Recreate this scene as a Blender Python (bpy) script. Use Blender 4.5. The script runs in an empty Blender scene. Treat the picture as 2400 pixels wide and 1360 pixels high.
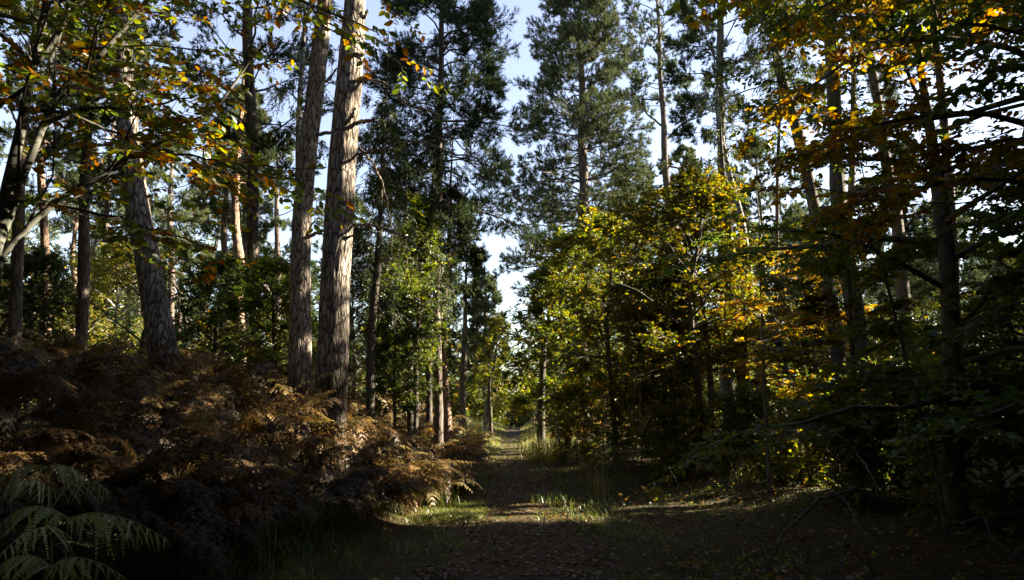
import bpy, math, random
import numpy as np
from mathutils import Vector, noise as mnoise

R = math.radians
scene = bpy.context.scene
col = scene.collection

# ------------------------------------------------------------------ camera
F_PX, CX, CY = 1600.0, 1200.0, 680.0          # photo is 2400 x 1360 px, 24 mm lens
PITCH = R(11.31)
CAM_H = 1.5
cam_d = bpy.data.cameras.new('camera')
cam_d.sensor_width = 36.0
cam_d.lens = 24.0
cam_d.clip_start = 0.05
cam_d.clip_end = 3000
cam = bpy.data.objects.new('camera', cam_d)
cam.location = (0, 0, CAM_H)
cam.rotation_euler = (R(90) + PITCH, 0, 0)
col.objects.link(cam)
scene.camera = cam

# ------------------------------------------------------------------ sky and sun
SUN_AZ, SUN_EL = R(13), R(27)                  # azimuth from +X (right) towards +Y (ahead)
world = bpy.data.worlds.new('World')
scene.world = world
world.use_nodes = True
wn = world.node_tree.nodes
wl = world.node_tree.links
bg = wn['Background']
sky = wn.new('ShaderNodeTexSky')
sky.sky_type = 'NISHITA'
sky.sun_disc = False
sky.sun_elevation = SUN_EL
sky.sun_rotation = R(90) - SUN_AZ
sky.air_density = 1.6
sky.dust_density = 0.7
sky.ozone_density = 3.0
hs_ = wn.new('ShaderNodeHueSaturation')          # thin high haze: a paler, less saturated blue
hs_.inputs['Saturation'].default_value = 0.8
hs_.inputs['Hue'].default_value = 0.525
wl.new(sky.outputs[0], hs_.inputs['Color'])
wl.new(hs_.outputs[0], bg.inputs[0])
bg.inputs[1].default_value = 0.055
sun_d = bpy.data.lights.new('sun', 'SUN')
sun_d.energy = 5.0
sun_d.angle = R(0.53)
sun_d.color = (1.0, 0.90, 0.74)
sun = bpy.data.objects.new('sun', sun_d)
S = np.array([math.cos(SUN_EL) * math.cos(SUN_AZ), math.cos(SUN_EL) * math.sin(SUN_AZ), math.sin(SUN_EL)])
sun.rotation_euler = Vector((-S[0], -S[1], -S[2])).to_track_quat('-Z', 'Y').to_euler()
sun.location = (40, 10, 40)
col.objects.link(sun)
scene.view_settings.view_transform = 'Standard'
scene.view_settings.look = 'None'
scene.view_settings.exposure = 2.75
scene.view_settings.gamma = 1.0
scene.render.engine = 'CYCLES'
scene.cycles.max_bounces = 6
scene.cycles.diffuse_bounces = 3
scene.cycles.glossy_bounces = 1
scene.cycles.transmission_bounces = 4
scene.cycles.caustics_reflective = False
scene.cycles.caustics_refractive = False
scene.cycles.use_adaptive_sampling = True
scene.cycles.use_denoising = True

# ------------------------------------------------------------------ helpers
def smooth(e0, e1, x):
    t = np.clip((x - e0) / (e1 - e0), 0, 1)
    return t * t * (3 - 2 * t)

def ray(px, py):
    u, v = (px - CX) / F_PX, (CY - py) / F_PX
    return np.array([u, math.cos(PITCH) - v * math.sin(PITCH), math.sin(PITCH) + v * math.cos(PITCH)])

def P(px, py, Y):
    """where the line of sight through a photo pixel meets the distance Y ahead of the camera"""
    d = ray(px, py)
    return np.array([0, 0, CAM_H]) + d * (Y / d[1])

def PXW(py, Y):
    """metres per photo pixel at distance Y"""
    return Y / ray(CX, py)[1] / F_PX

def unit(v):
    return v / np.maximum(np.linalg.norm(v, axis=-1, keepdims=True), 1e-9)

def hill(y):
    return 0.55 * smooth(9, 34, y) + 0.85 * smooth(26, 54, y) + 0.0 * y

def path_c(y):
    return 0.06 + 0.10 * np.sin(y * 0.13) - 0.0004 * y * y * 0

def terrain(x, y):
    x = np.asarray(x, float); y = np.asarray(y, float)
    c = path_c(y)
    z = hill(np.clip(y, -50, 400))
    z = z + 0.45 * smooth(1.5, 3.4, c - x) + 0.95 * smooth(3.2, 7.5, c - x) + 0.3 * smooth(7.5, 14, c - x)
    z = z + 0.30 * smooth(1.8, 5.0, x - c) + 0.15 * smooth(5, 14, x - c)
    off = smooth(0.7, 2.5, np.abs(x - c))
    z = z + off * (0.05 * np.sin(x * 2.1 + y * 0.7) + 0.05 * np.sin(y * 1.7 - x * 1.3 + 1.0) + 0.10 * np.sin(x * 0.45 + 0.4) * np.sin(y * 0.37))
    z = z + 0.015 * np.sin(x * 5.0 + 2.0) * np.sin(y * 3.1) - 0.03 * (1 - off)
    return z

def tz(x, y):
    return float(terrain(x, y))

# ---- sun corridors: foliage is kept out of the lines between the sun and the places it reaches in the wood
SA = np.array([-math.sin(SUN_AZ), math.cos(SUN_AZ), 0.0])
SB = np.cross(S, SA)
DAPPLE = []
CORR = []          # ca, cb, ra, rb, s0, share of foliage taken out
def lit(p, ra, rb, share=1.0, gap=0.35, to=None):
    p = np.asarray(p, float)
    (CORR if to is None else to).append((p @ SA, p @ SB, ra, rb, p @ S + gap, share))

def sun_keep(c, rng):
    """True for foliage at points c (N,3) that stays"""
    a, b, s = c @ SA, c @ SB, c @ S
    keep = np.ones(len(c), bool)
    rnd = rng.random(len(c))
    for ca, cb, ra, rb, s0, sh in CORR:
        m = (np.abs(a - ca) < ra) & (np.abs(b - cb) < rb) & (s > s0)
        if m.any():
            q = ((a - ca) / ra) ** 2 + ((b - cb) / rb) ** 2
            keep &= ~(m & (q < 0.75 + 0.25 * rnd) & (rnd < sh))
    # the near track and the stretch behind the sunlit strip stay in closed shade
    keep |= ((a < 10.95) & (b < 0.7)) | ((a < 9) & (b < 1.2)) | ((a < 7) & (b < 1.75)) | ((a > 13.4) & (a < 24) & (b < -0.7))
    # a gap in the roof of leaves over the green ferns
    h = c[:, 2] - 1.2
    keep &= ~((h > 7) & (np.hypot(c[:, 0] + 1.8 + .1 * h, c[:, 1] - 2.4 - .1 * h) < 1.7 + .46 * h))
    for ca, cb, ra, rb, s0, sh in DAPPLE:              # small holes in the leaves that let flecks of sun through
        m = (np.abs(a - ca) < ra) & (np.abs(b - cb) < rb) & (s > s0) & ((a > 10.95) | (b > 1.25))
        keep &= ~(m & (((a - ca) / ra) ** 2 + ((b - cb) / rb) ** 2 < 1))
    return keep

# ---- mesh collector
class MB:
    def __init__(self):
        self.v = []; self.n = 0; self.f = []          # f: (faces (m,k), mat, tint (m), smooth)
    def add(self, v, f, mat=0, tint=None, sm=False):
        v = np.asarray(v, np.float32).reshape(-1, 3)
        f = np.asarray(f, np.int64)
        if len(f) == 0: return
        t = np.full(len(f), 0.5, np.float32) if tint is None else np.broadcast_to(np.asarray(tint, np.float32), (len(f),))
        self.v.append(v); self.f.append((f + self.n, mat, t, sm)); self.n += len(v)
    def build(self, name, mats, parent=None, origin=None):
        v = np.concatenate(self.v) if self.v else np.zeros((0, 3), np.float32)
        if origin is not None: v = v - np.asarray(origin, np.float32)
        me = bpy.data.meshes.new(name)
        me.vertices.add(len(v)); me.vertices.foreach_set('co', v.astype(np.float32).ravel())
        loops = np.concatenate([f.ravel() for f, *_ in self.f]).astype(np.int32)
        counts = np.concatenate([np.full(len(f), f.shape[1], np.int32) for f, *_ in self.f])
        starts = np.concatenate([[0], np.cumsum(counts)[:-1]]).astype(np.int32)
        me.loops.add(len(loops)); me.loops.foreach_set('vertex_index', loops)
        me.polygons.add(len(counts)); me.polygons.foreach_set('loop_start', starts); me.polygons.foreach_set('loop_total', counts)
        me.polygons.foreach_set('material_index', np.concatenate([np.full(len(f), m, np.int32) for f, m, *_ in self.f]))
        me.polygons.foreach_set('use_smooth', np.concatenate([np.full(len(f), s, bool) for f, m, t, s in self.f]))
        at = me.attributes.new('tint', 'FLOAT', 'FACE')
        at.data.foreach_set('value', np.concatenate([t for f, m, t, s in self.f]).astype(np.float32))
        for m in mats: me.materials.append(m)
        me.update(calc_edges=True)
        o = bpy.data.objects.new(name, me)
        col.objects.link(o)
        if parent is not None: o.parent = parent
        elif origin is not None: o.location = origin
        return o

def tubes(mb, pl, rad, sides=5, mat=0, tint=0.5, cap=False):
    """pl (M,K,3) centre lines, rad (M,K) radii -> smooth tubes"""
    pl = np.asarray(pl, float); rad = np.asarray(rad, float)
    if pl.ndim == 2: pl = pl[None]; rad = rad[None]
    M, K, _ = pl.shape
    if M == 0: return
    t = unit(np.gradient(pl, axis=1))
    mean = unit(pl[:, -1] - pl[:, 0])
    ref = np.where((np.abs(mean[:, 2]) > 0.8)[:, None], np.array([1.0, 0, 0]), np.array([0, 0, 1.0]))[:, None, :]
    n1 = unit(np.cross(t, ref)); n2 = np.cross(t, n1)
    a = np.linspace(0, 2 * np.pi, sides, endpoint=False)
    ring = n1[:, :, None, :] * np.cos(a)[None, None, :, None] + n2[:, :, None, :] * np.sin(a)[None, None, :, None]
    v = pl[:, :, None, :] + ring * rad[:, :, None, None]
    idx = np.arange(M * K * sides).reshape(M, K, sides)
    i0, i1 = idx[:, :-1, :], idx[:, 1:, :]
    f = np.stack([i0, np.roll(i0, -1, 2), np.roll(i1, -1, 2), i1], -1).reshape(-1, 4)
    mb.add(v, f, mat, tint, True)

def spline(pts, n):
    """Catmull-Rom through rows of pts (any width)"""
    p = np.asarray(pts, float)
    p = np.vstack([2 * p[0] - p[1], p, 2 * p[-1] - p[-2]])
    m = len(p) - 3
    out = []
    for u in np.linspace(0, m - 1e-6, n):
        i = int(u); t = u - i
        a, b, c, d = p[i:i + 4]
        out.append(0.5 * (2 * b + (c - a) * t + (2 * a - 5 * b + 4 * c - d) * t * t + (3 * b - a - 3 * c + d) * t ** 3))
    return np.array(out)

def along(pl, t):
    """points and tangents at parameters t (M,n) of poly-lines pl (M,K,3)"""
    M, K, _ = pl.shape
    u = np.clip(t, 0, 1) * (K - 1)
    i = np.minimum(u.astype(int), K - 2)
    w = (u - i)[..., None]
    m = np.arange(M)[:, None]
    a, b = pl[m, i], pl[m, i + 1]
    return a * (1 - w) + b * w, unit(b - a)

def shoots(par, n, t0, t1, length, ang, flat, droop, rng, K=4, taper=0.6, jit=0.35, wob=0.06, up=0.0):
    """side shoots of poly-lines par (M,K,3): n each, alternate sides; length scalar or (M,)"""
    M = len(par)
    t = t0 + (t1 - t0) * (np.arange(n)[None, :] + rng.random((M, n))) / n
    p, tan = along(par, t)
    side = np.where(np.arange(n) % 2 == 0, 1.0, -1.0)[None, :, None]
    perp = np.cross(tan, np.array([0, 0, 1.0])); bad = np.linalg.norm(perp, axis=-1) < 0.05
    perp[bad] = [1, 0, 0]
    perp = unit(perp)
    nrm = np.cross(perp, tan)
    roll = (rng.random((M, n, 1)) * 2 - 1) * np.pi * (1 - flat)
    pv = perp * np.cos(roll) + nrm * np.sin(roll)
    a = ang + jit * (rng.random((M, n, 1)) - 0.5) * 2
    d = unit(tan * np.cos(a) + pv * side * np.sin(a) + np.array([0, 0, up]))
    L = np.broadcast_to(np.asarray(length, float).reshape(-1, 1), (M, 1)) * (1 - taper * (t - t0) / max(t1 - t0, 1e-6)) * (0.7 + 0.6 * rng.random((M, n)))
    s = np.linspace(0, 1, K)
    q = p[:, :, None, :] + d[:, :, None, :] * (L[:, :, None] * s)[..., None]
    q[..., 2] -= droop * L[:, :, None] * s ** 2
    w = np.cumsum((rng.random((M, n, K, 3)) - 0.5) * 2 * wob * L[:, :, None, None], axis=2) * (s > 0)[None, None, :, None]
    return (q + w).reshape(M * n, K, 3)

LEAF6 = np.array([(0, 0, 0), (.32, .27, .05), (.72, .22, .04), (1, 0, -.04), (.72, -.22, .04), (.32, -.27, .05)])
LEAF6F = np.array([(0, 1, 2, 3), (0, 3, 4, 5)])
OAK = np.array([(0, 0, 0), (.25, .16, .03), (.4, .10, .0), (.62, .30, .05), (.8, .12, 0), (1, 0, -.04), (.8, -.12, 0), (.62, -.30, .05), (.4, -.10, 0), (.25, -.16, .03)])
OAKF = np.array([(0, 1, 2, 2), (0, 2, 3, 4), (0, 4, 5, 6), (0, 6, 7, 8), (0, 8, 9, 9)])
LEAF4 = np.array([(0, 0, 0), (.45, .33, .06), (1, 0, -.02), (.45, -.33, .06)])
LEAF4F = np.array([(0, 1, 2, 3)])

def put_leaves(mb, pos, d, nrm, size, tint, shape='q', mat=0):
    T, F = {'q': (LEAF4, LEAF4F), 'beech': (LEAF6, LEAF6F), 'oak': (OAK[[0, 1, 3, 5, 7, 9]], LEAF6F)}[shape]
    d = unit(d); y = unit(np.cross(nrm, d)); z = np.cross(d, y)
    sz = np.broadcast_to(np.asarray(size, float), (len(pos),))[:, None, None]
    v = pos[:, None, :] + sz * (d[:, None, :] * T[None, :, :1] + y[:, None, :] * T[None, :, 1:2] + z[:, None, :] * T[None, :, 2:3])
    f = (np.arange(len(pos)) * len(T))[:, None, None] + F[None]
    mb.add(v, f.reshape(-1, 4), mat, np.repeat(tint, len(F)))

def leaf_points(tw, n, rng, t0=0.15):
    M = len(tw)
    t = t0 + (1 - t0) * (np.arange(n)[None, :] + 0.6 * rng.random((M, n))) / n
    p, tan = along(tw, np.minimum(t, 0.999))
    side = np.where(np.arange(n) % 2 == 0, 1.0, -1.0)[None, :, None]
    perp = unit(np.cross(tan, np.array([0.001, 0, 1.0])))
    return p.reshape(-1, 3), tan.reshape(-1, 3), (perp * side).reshape(-1, 3)

def foliage(mb, twigs, n, size, flat, rng, shape='q', tint_mid=0.5, tint_var=0.25, mat=0, cull=True, hang=0.15):
    p, tan, sd = leaf_points(twigs, n, rng)
    if cull:
        k = sun_keep(p, rng); p, tan, sd = p[k], tan[k], sd[k]
    N = len(p)
    d = tan * (0.5 + 0.4 * rng.random((N, 1))) + sd * (0.8 + 0.4 * rng.random((N, 1))) + (rng.random((N, 3)) - 0.5) * 0.9
    d[:, 2] -= hang * (0.4 + rng.random(N) * 1.6)
    nr = np.array([0, 0, 1.0]) * flat + (rng.random((N, 3)) - 0.5) * 2 * (1.05 - flat)
    nr = unit(nr + np.array([0, 0, 0.05]))
    tw_t = np.repeat((rng.random(len(twigs)) - 0.5) * tint_var * 1.4, n)
    if cull: tw_t = tw_t[k]
    tint = np.clip(tint_mid + tw_t + (rng.random(N) - 0.5) * tint_var * 1.6, 0.01, 0.99)
    put_leaves(mb, p, d, nr, size * (0.65 + 0.6 * rng.random(N)), tint, shape, mat)

def needles(mb, twigs, n, length, width, rng, mat=0, tint_mid=0.5, tint_var=0.25, t0=0.2, cull=True, spread=0.75, thin=1.0):
    """needle bunches: slim triangles along the outer part of each twig"""
    M = len(twigs)
    t = t0 + (1 - t0) * rng.random((M, n)) ** 0.7
    p, tan = along(twigs, np.minimum(t, 0.999))
    p = p.reshape(-1, 3); tan = tan.reshape(-1, 3)
    tt = np.repeat((rng.random(M) - 0.5) * tint_var * 1.5, n)
    k = rng.random(len(p)) < thin
    if cull: k &= sun_keep(p, rng)
    p, tan, tt = p[k], tan[k], tt[k]
    N = len(p)
    if N == 0: return
    d = unit(tan * 0.75 + (rng.random((N, 3)) - 0.5) * 2 * spread + np.array([0, 0, 0.18]))
    w = unit(np.cross(d, rng.random((N, 3)) - 0.5)) * width * (0.6 + 0.8 * rng.random((N, 1)))
    L = length * (0.6 + 0.8 * rng.random((N, 1)))
    v = np.stack([p - w * 0.25, p + w * 0.25, p + d * L * 0.6 + w * 0.5, p + d * L], 1)
    mb.add(v, np.arange(N * 4).reshape(N, 4), mat, np.clip(tint_mid + tt + (rng.random(N) - 0.5) * tint_var, 0.01, 0.99))

# ------------------------------------------------------------------ materials
def mat(name):
    m = bpy.data.materials.new(name); m.use_nodes = True
    nt = m.node_tree; nt.nodes.clear()
    out = nt.nodes.new('ShaderNodeOutputMaterial')
    return m, nt, out

def N(nt, typ, **kw):
    n = nt.nodes.new(typ)
    for k, v in kw.items(): setattr(n, k, v)
    return n

def ramp(nt, fac, stops, interp='LINEAR'):
    r = N(nt, 'ShaderNodeValToRGB'); r.color_ramp.interpolation = interp
    e = r.color_ramp.elements
    while len(e) < len(stops): e.new(0.5)
    for el, (p, c) in zip(e, stops):
        el.position = p; el.color = (*c, 1)
    nt.links.new(fac, r.inputs[0]); return r.outputs[0]

def leaf_mat(name, stops, trans=0.5, gloss=0.05, rough=0.45, boost=1.25):
    m, nt, out = mat(name)
    a = N(nt, 'ShaderNodeAttribute', attribute_name='tint')
    c = ramp(nt, a.outputs['Fac'], stops)
    oi = N(nt, 'ShaderNodeObjectInfo')
    hs = N(nt, 'ShaderNodeHueSaturation')
    mr = N(nt, 'ShaderNodeMapRange'); mr.inputs[3].default_value = 0.8; mr.inputs[4].default_value = 1.2
    nt.links.new(oi.outputs['Random'], mr.inputs[0]); nt.links.new(mr.outputs[0], hs.inputs['Value'])
    nt.links.new(c, hs.inputs['Color'])
    df = N(nt, 'ShaderNodeBsdfDiffuse'); tr = N(nt, 'ShaderNodeBsdfTranslucent'); gl = N(nt, 'ShaderNodeBsdfGlossy')
    gl.inputs['Roughness'].default_value = rough
    nt.links.new(hs.outputs[0], df.inputs[0])
    h2 = N(nt, 'ShaderNodeHueSaturation'); h2.inputs['Value'].default_value = boost; h2.inputs['Saturation'].default_value = 1.1
    nt.links.new(hs.outputs[0], h2.inputs['Color']); nt.links.new(h2.outputs[0], tr.inputs[0])
    mx = N(nt, 'ShaderNodeMixShader'); mx.inputs[0].default_value = trans
    nt.links.new(df.outputs[0], mx.inputs[1]); nt.links.new(tr.outputs[0], mx.inputs[2])
    m2 = N(nt, 'ShaderNodeMixShader'); m2.inputs[0].default_value = gloss
    nt.links.new(mx.outputs[0], m2.inputs[1]); nt.links.new(gl.outputs[0], m2.inputs[2])
    nt.links.new(m2.outputs[0], out.inputs[0])
    return m

def bark_mat(name, dark, light, scale=9.0, zst=0.22, bump=0.6, dist=0.03, green=0.0, white=None, foot=0.0):
    m, nt, out = mat(name)
    tc = N(nt, 'ShaderNodeTexCoord'); mp = N(nt, 'ShaderNodeMapping')
    mp.inputs['Scale'].default_value = (1, 1, zst)
    nt.links.new(tc.outputs['Object'], mp.inputs[0])
    nz = N(nt, 'ShaderNodeTexNoise'); nz.inputs['Scale'].default_value = scale * 0.8; nz.inputs['Detail'].default_value = 6
    nt.links.new(mp.outputs[0], nz.inputs[0])
    add = N(nt, 'ShaderNodeMixRGB', blend_type='ADD'); add.inputs[0].default_value = 0.12
    nt.links.new(mp.outputs[0], add.inputs[1]); nt.links.new(nz.outputs['Color'], add.inputs[2])
    vo = N(nt, 'ShaderNodeTexVoronoi', feature='DISTANCE_TO_EDGE'); vo.inputs['Scale'].default_value = scale
    nt.links.new(add.outputs[0], vo.inputs[0])
    pl = N(nt, 'ShaderNodeMapRange'); pl.inputs[1].default_value = 0.0; pl.inputs[2].default_value = 0.22
    nt.links.new(vo.outputs[0], pl.inputs[0])
    n2 = N(nt, 'ShaderNodeTexNoise'); n2.inputs['Scale'].default_value = scale * 3; n2.inputs['Detail'].default_value = 5
    nt.links.new(mp.outputs[0], n2.inputs[0])
    mul = N(nt, 'ShaderNodeMath', operation='MULTIPLY'); nt.links.new(pl.outputs[0], mul.inputs[0])
    mr = N(nt, 'ShaderNodeMapRange'); mr.inputs[1].default_value = .3; mr.inputs[2].default_value = .7; mr.inputs[3].default_value = .45; mr.inputs[4].default_value = 1.0
    nt.links.new(n2.outputs[0], mr.inputs[0]); nt.links.new(mr.outputs[0], mul.inputs[1])
    c = ramp(nt, mul.outputs[0], [(0, dark), (0.35, tuple(0.68 * l + 0.32 * d for l, d in zip(light, dark))), (1, light)])
    if white:
        # papery white bark with dark bands
        mp2 = N(nt, 'ShaderNodeMapping'); mp2.inputs['Scale'].default_value = (0.6, 0.6, 3.0); nt.links.new(tc.outputs['Object'], mp2.inputs[0])
        n3 = N(nt, 'ShaderNodeTexNoise'); n3.inputs['Scale'].default_value = 3.2; n3.inputs['Detail'].default_value = 6; nt.links.new(mp2.outputs[0], n3.inputs[0])
        c = ramp(nt, n3.outputs[0], [(0.38, dark), (0.46, light), (0.6, white)])
    if foot > 0:                                       # darker old plated bark low on the trunk, deepened to stand for shade
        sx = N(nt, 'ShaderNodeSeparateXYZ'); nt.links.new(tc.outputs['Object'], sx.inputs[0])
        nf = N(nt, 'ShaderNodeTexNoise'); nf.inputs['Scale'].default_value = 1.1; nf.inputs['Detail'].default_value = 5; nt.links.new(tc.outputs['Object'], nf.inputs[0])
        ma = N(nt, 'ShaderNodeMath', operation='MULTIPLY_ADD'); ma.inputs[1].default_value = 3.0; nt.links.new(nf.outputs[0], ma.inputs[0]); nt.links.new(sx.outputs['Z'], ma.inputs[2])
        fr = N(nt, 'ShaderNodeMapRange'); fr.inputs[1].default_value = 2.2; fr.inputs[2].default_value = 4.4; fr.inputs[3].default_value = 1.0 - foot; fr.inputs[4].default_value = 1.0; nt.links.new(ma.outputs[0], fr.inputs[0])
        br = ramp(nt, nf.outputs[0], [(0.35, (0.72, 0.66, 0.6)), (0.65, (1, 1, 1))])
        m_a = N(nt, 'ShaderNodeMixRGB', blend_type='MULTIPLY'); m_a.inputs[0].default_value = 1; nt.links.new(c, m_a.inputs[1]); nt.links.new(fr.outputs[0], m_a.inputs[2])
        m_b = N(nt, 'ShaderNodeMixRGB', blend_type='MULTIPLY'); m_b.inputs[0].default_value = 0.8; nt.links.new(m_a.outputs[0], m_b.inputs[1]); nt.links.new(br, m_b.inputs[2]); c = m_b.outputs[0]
    if green > 0:
        n4 = N(nt, 'ShaderNodeTexNoise'); n4.inputs['Scale'].default_value = 1.4; n4.inputs['Detail'].default_value = 4; nt.links.new(tc.outputs['Object'], n4.inputs[0])
        g = N(nt, 'ShaderNodeMapRange'); g.inputs[1].default_value = .5; g.inputs[2].default_value = .7; g.inputs[4].default_value = green; nt.links.new(n4.outputs[0], g.inputs[0])
        mxg = N(nt, 'ShaderNodeMixRGB'); mxg.inputs[2].default_value = (0.07, 0.085, 0.03, 1)
        nt.links.new(g.outputs[0], mxg.inputs[0]); nt.links.new(c, mxg.inputs[1]); c = mxg.outputs[0]
    b = N(nt, 'ShaderNodeBsdfPrincipled'); b.inputs['Roughness'].default_value = 0.9
    b.inputs['Specular IOR Level'].default_value = 0.15
    nt.links.new(c, b.inputs['Base Color'])
    bp = N(nt, 'ShaderNodeBump'); bp.inputs['Strength'].default_value = bump; bp.inputs['Distance'].default_value = dist
    nt.links.new(mul.outputs[0], bp.inputs['Height']); nt.links.new(bp.outputs[0], b.inputs['Normal'])
    nt.links.new(b.outputs[0], out.inputs[0])
    return m

M = {}
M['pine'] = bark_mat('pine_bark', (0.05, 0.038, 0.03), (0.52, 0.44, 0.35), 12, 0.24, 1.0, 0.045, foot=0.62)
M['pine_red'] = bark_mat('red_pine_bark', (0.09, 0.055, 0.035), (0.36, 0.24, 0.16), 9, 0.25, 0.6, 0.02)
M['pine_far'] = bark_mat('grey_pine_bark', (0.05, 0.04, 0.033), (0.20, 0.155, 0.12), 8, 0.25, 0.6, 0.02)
M['beech'] = bark_mat('beech_bark', (0.07, 0.065, 0.05), (0.17, 0.16, 0.125), 4, 0.5, 0.25, 0.01, 0.5)
M['oak'] = bark_mat('oak_bark', (0.04, 0.034, 0.026), (0.15, 0.125, 0.095), 14, 0.25, 0.7, 0.015, 0.4)
M['birch'] = bark_mat('birch_bark', (0.05, 0.045, 0.04), (0.22, 0.20, 0.175), 8, 0.5, 0.3, 0.01, 0.0, (0.46, 0.44, 0.40))
M['twig'] = bark_mat('twig_bark', (0.04, 0.033, 0.026), (0.10, 0.08, 0.06), 20, 0.4, 0.2, 0.004)
M['deadwood'] = bark_mat('dead_wood', (0.12, 0.095, 0.07), (0.34, 0.29, 0.23), 16, 0.3, 0.4, 0.01)

M['beech_leaf'] = leaf_mat('beech_leaf', [(0, (0.052, 0.080, 0.014)), (0.4, (0.095, 0.125, 0.018)), (0.65, (0.16, 0.16, 0.016)), (0.82, (0.26, 0.155, 0.016)), (1, (0.20, 0.07, 0.014))], 0.58, 0.05, 0.4, 1.9)
M['copper_leaf'] = leaf_mat('copper_leaf', [(0, (0.06, 0.08, 0.012)), (0.3, (0.17, 0.13, 0.014)), (0.6, (0.32, 0.19, 0.016)), (1, (0.26, 0.09, 0.012))], 0.58, 0.05, 0.4, 1.8)
M['oak_leaf'] = leaf_mat('oak_leaf', [(0, (0.045, 0.07, 0.010)), (0.4, (0.12, 0.14, 0.013)), (0.7, (0.27, 0.225, 0.018)), (1, (0.25, 0.12, 0.02))], 0.52, 0.05, 0.45, 1.6)
M['birch_leaf'] = leaf_mat('birch_leaf', [(0, (0.035, 0.06, 0.012)), (0.5, (0.062, 0.088, 0.015)), (0.85, (0.18, 0.175, 0.02)), (1, (0.28, 0.20, 0.018))], 0.45, 0.05, 0.45, 1.4)
M['needle'] = leaf_mat('pine_needle', [(0, (0.030, 0.046, 0.020)), (0.5, (0.060, 0.082, 0.030)), (0.85, (0.12, 0.125, 0.036)), (1, (0.15, 0.12, 0.045))], 0.3, 0.02, 0.5, 1.3)
M['blue_needle'] = leaf_mat('blue_needle', [(0, (0.034, 0.052, 0.028)), (0.5, (0.072, 0.094, 0.042)), (0.9, (0.13, 0.14, 0.05)), (1, (0.17, 0.13, 0.05))], 0.3, 0.02, 0.5, 1.3)
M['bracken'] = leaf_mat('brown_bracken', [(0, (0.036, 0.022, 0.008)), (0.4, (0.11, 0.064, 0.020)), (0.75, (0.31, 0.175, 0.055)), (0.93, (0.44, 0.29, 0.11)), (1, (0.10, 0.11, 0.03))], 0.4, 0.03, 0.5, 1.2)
M['fern'] = leaf_mat('green_fern', [(0, (0.26, 0.30, 0.085)), (0.6, (0.37, 0.40, 0.12)), (1, (0.46, 0.38, 0.15))], 0.35, 0.06, 0.45, 1.3)
M['grass'] = leaf_mat('grass_blade', [(0, (0.035, 0.065, 0.012)), (0.45, (0.085, 0.13, 0.02)), (0.75, (0.24, 0.235, 0.06)), (1, (0.42, 0.34, 0.14))], 0.4, 0.05, 0.4, 1.3)
M['litter'] = leaf_mat('dead_leaf', [(0, (0.05, 0.028, 0.014)), (0.5, (0.14, 0.07, 0.025)), (0.8, (0.26, 0.13, 0.03)), (0.95, (0.32, 0.21, 0.05)), (1, (0.3, 0.26, 0.15))], 0.25, 0.05, 0.4, 1.1)

def ground_mat(name, path=False):
    m, nt, out = mat(name)
    tc = N(nt, 'ShaderNodeTexCoord')
    n1 = N(nt, 'ShaderNodeTexNoise'); n1.inputs['Scale'].default_value = 1.3; n1.inputs['Detail'].default_value = 8; n1.inputs['Roughness'].default_value = .65
    n2 = N(nt, 'ShaderNodeTexNoise'); n2.inputs['Scale'].default_value = 26; n2.inputs['Detail'].default_value = 8; n2.inputs['Roughness'].default_value = .7
    vo = N(nt, 'ShaderNodeTexVoronoi'); vo.inputs['Scale'].default_value = 22
    for n in (n1, n2, vo): nt.links.new(tc.outputs['Object'], n.inputs[0])
    if path:
        a = ramp(nt, n2.outputs[0], [(0.3, (0.03, 0.021, 0.014)), (0.55, (0.075, 0.052, 0.034)), (0.75, (0.15, 0.11, 0.075))])
        b = ramp(nt, vo.outputs['Color'], [(0.2, (0.05, 0.032, 0.018)), (0.6, (0.11, 0.07, 0.035)), (0.9, (0.19, 0.12, 0.055))])
        g = (0.05, 0.07, 0.02, 1)
    else:
        a = ramp(nt, n2.outputs[0], [(0.3, (0.022, 0.018, 0.011)), (0.6, (0.06, 0.042, 0.024)), (0.8, (0.10, 0.07, 0.04))])
        b = ramp(nt, vo.outputs['Color'], [(0.2, (0.045, 0.027, 0.014)), (0.6, (0.10, 0.06, 0.028)), (0.9, (0.15, 0.09, 0.035))])
        g = (0.04, 0.06, 0.016, 1)
    mx = N(nt, 'ShaderNodeMixRGB'); mx.inputs[0].default_value = .5
    nt.links.new(a, mx.inputs[1]); nt.links.new(b, mx.inputs[2])
    mr = N(nt, 'ShaderNodeMapRange'); mr.inputs[1].default_value = .50 if path else .42; mr.inputs[2].default_value = .66 if path else .6
    mr.inputs[4].default_value = 0.5 if path else 0.75
    nt.links.new(n1.outputs[0], mr.inputs[0])
    m2 = N(nt, 'ShaderNodeMixRGB'); m2.inputs[2].default_value = g
    nt.links.new(mr.outputs[0], m2.inputs[0]); nt.links.new(mx.outputs[0], m2.inputs[1])
    b_ = N(nt, 'ShaderNodeBsdfPrincipled'); b_.inputs['Roughness'].default_value = 0.95; b_.inputs['Specular IOR Level'].default_value = 0.1
    nt.links.new(m2.outputs[0], b_.inputs['Base Color'])
    bp = N(nt, 'ShaderNodeBump'); bp.inputs['Strength'].default_value = 0.8; bp.inputs['Distance'].default_value = 0.05
    nt.links.new(n2.outputs[0], bp.inputs['Height']); nt.links.new(bp.outputs[0], b_.inputs['Normal'])
    nt.links.new(b_.outputs[0], out.inputs[0])
    return m

# ------------------------------------------------------------------ tagging
def tag(o, label=None, cat=None, group=None, kind=None):
    if label: o['label'] = label
    if cat: o['category'] = cat
    if group: o['group'] = group
    if kind: o['kind'] = kind
    return o

def empty(name, loc):
    e = bpy.data.objects.new(name, None); e.location = loc; e.empty_display_size = 0.3
    col.objects.link(e); return e

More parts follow.
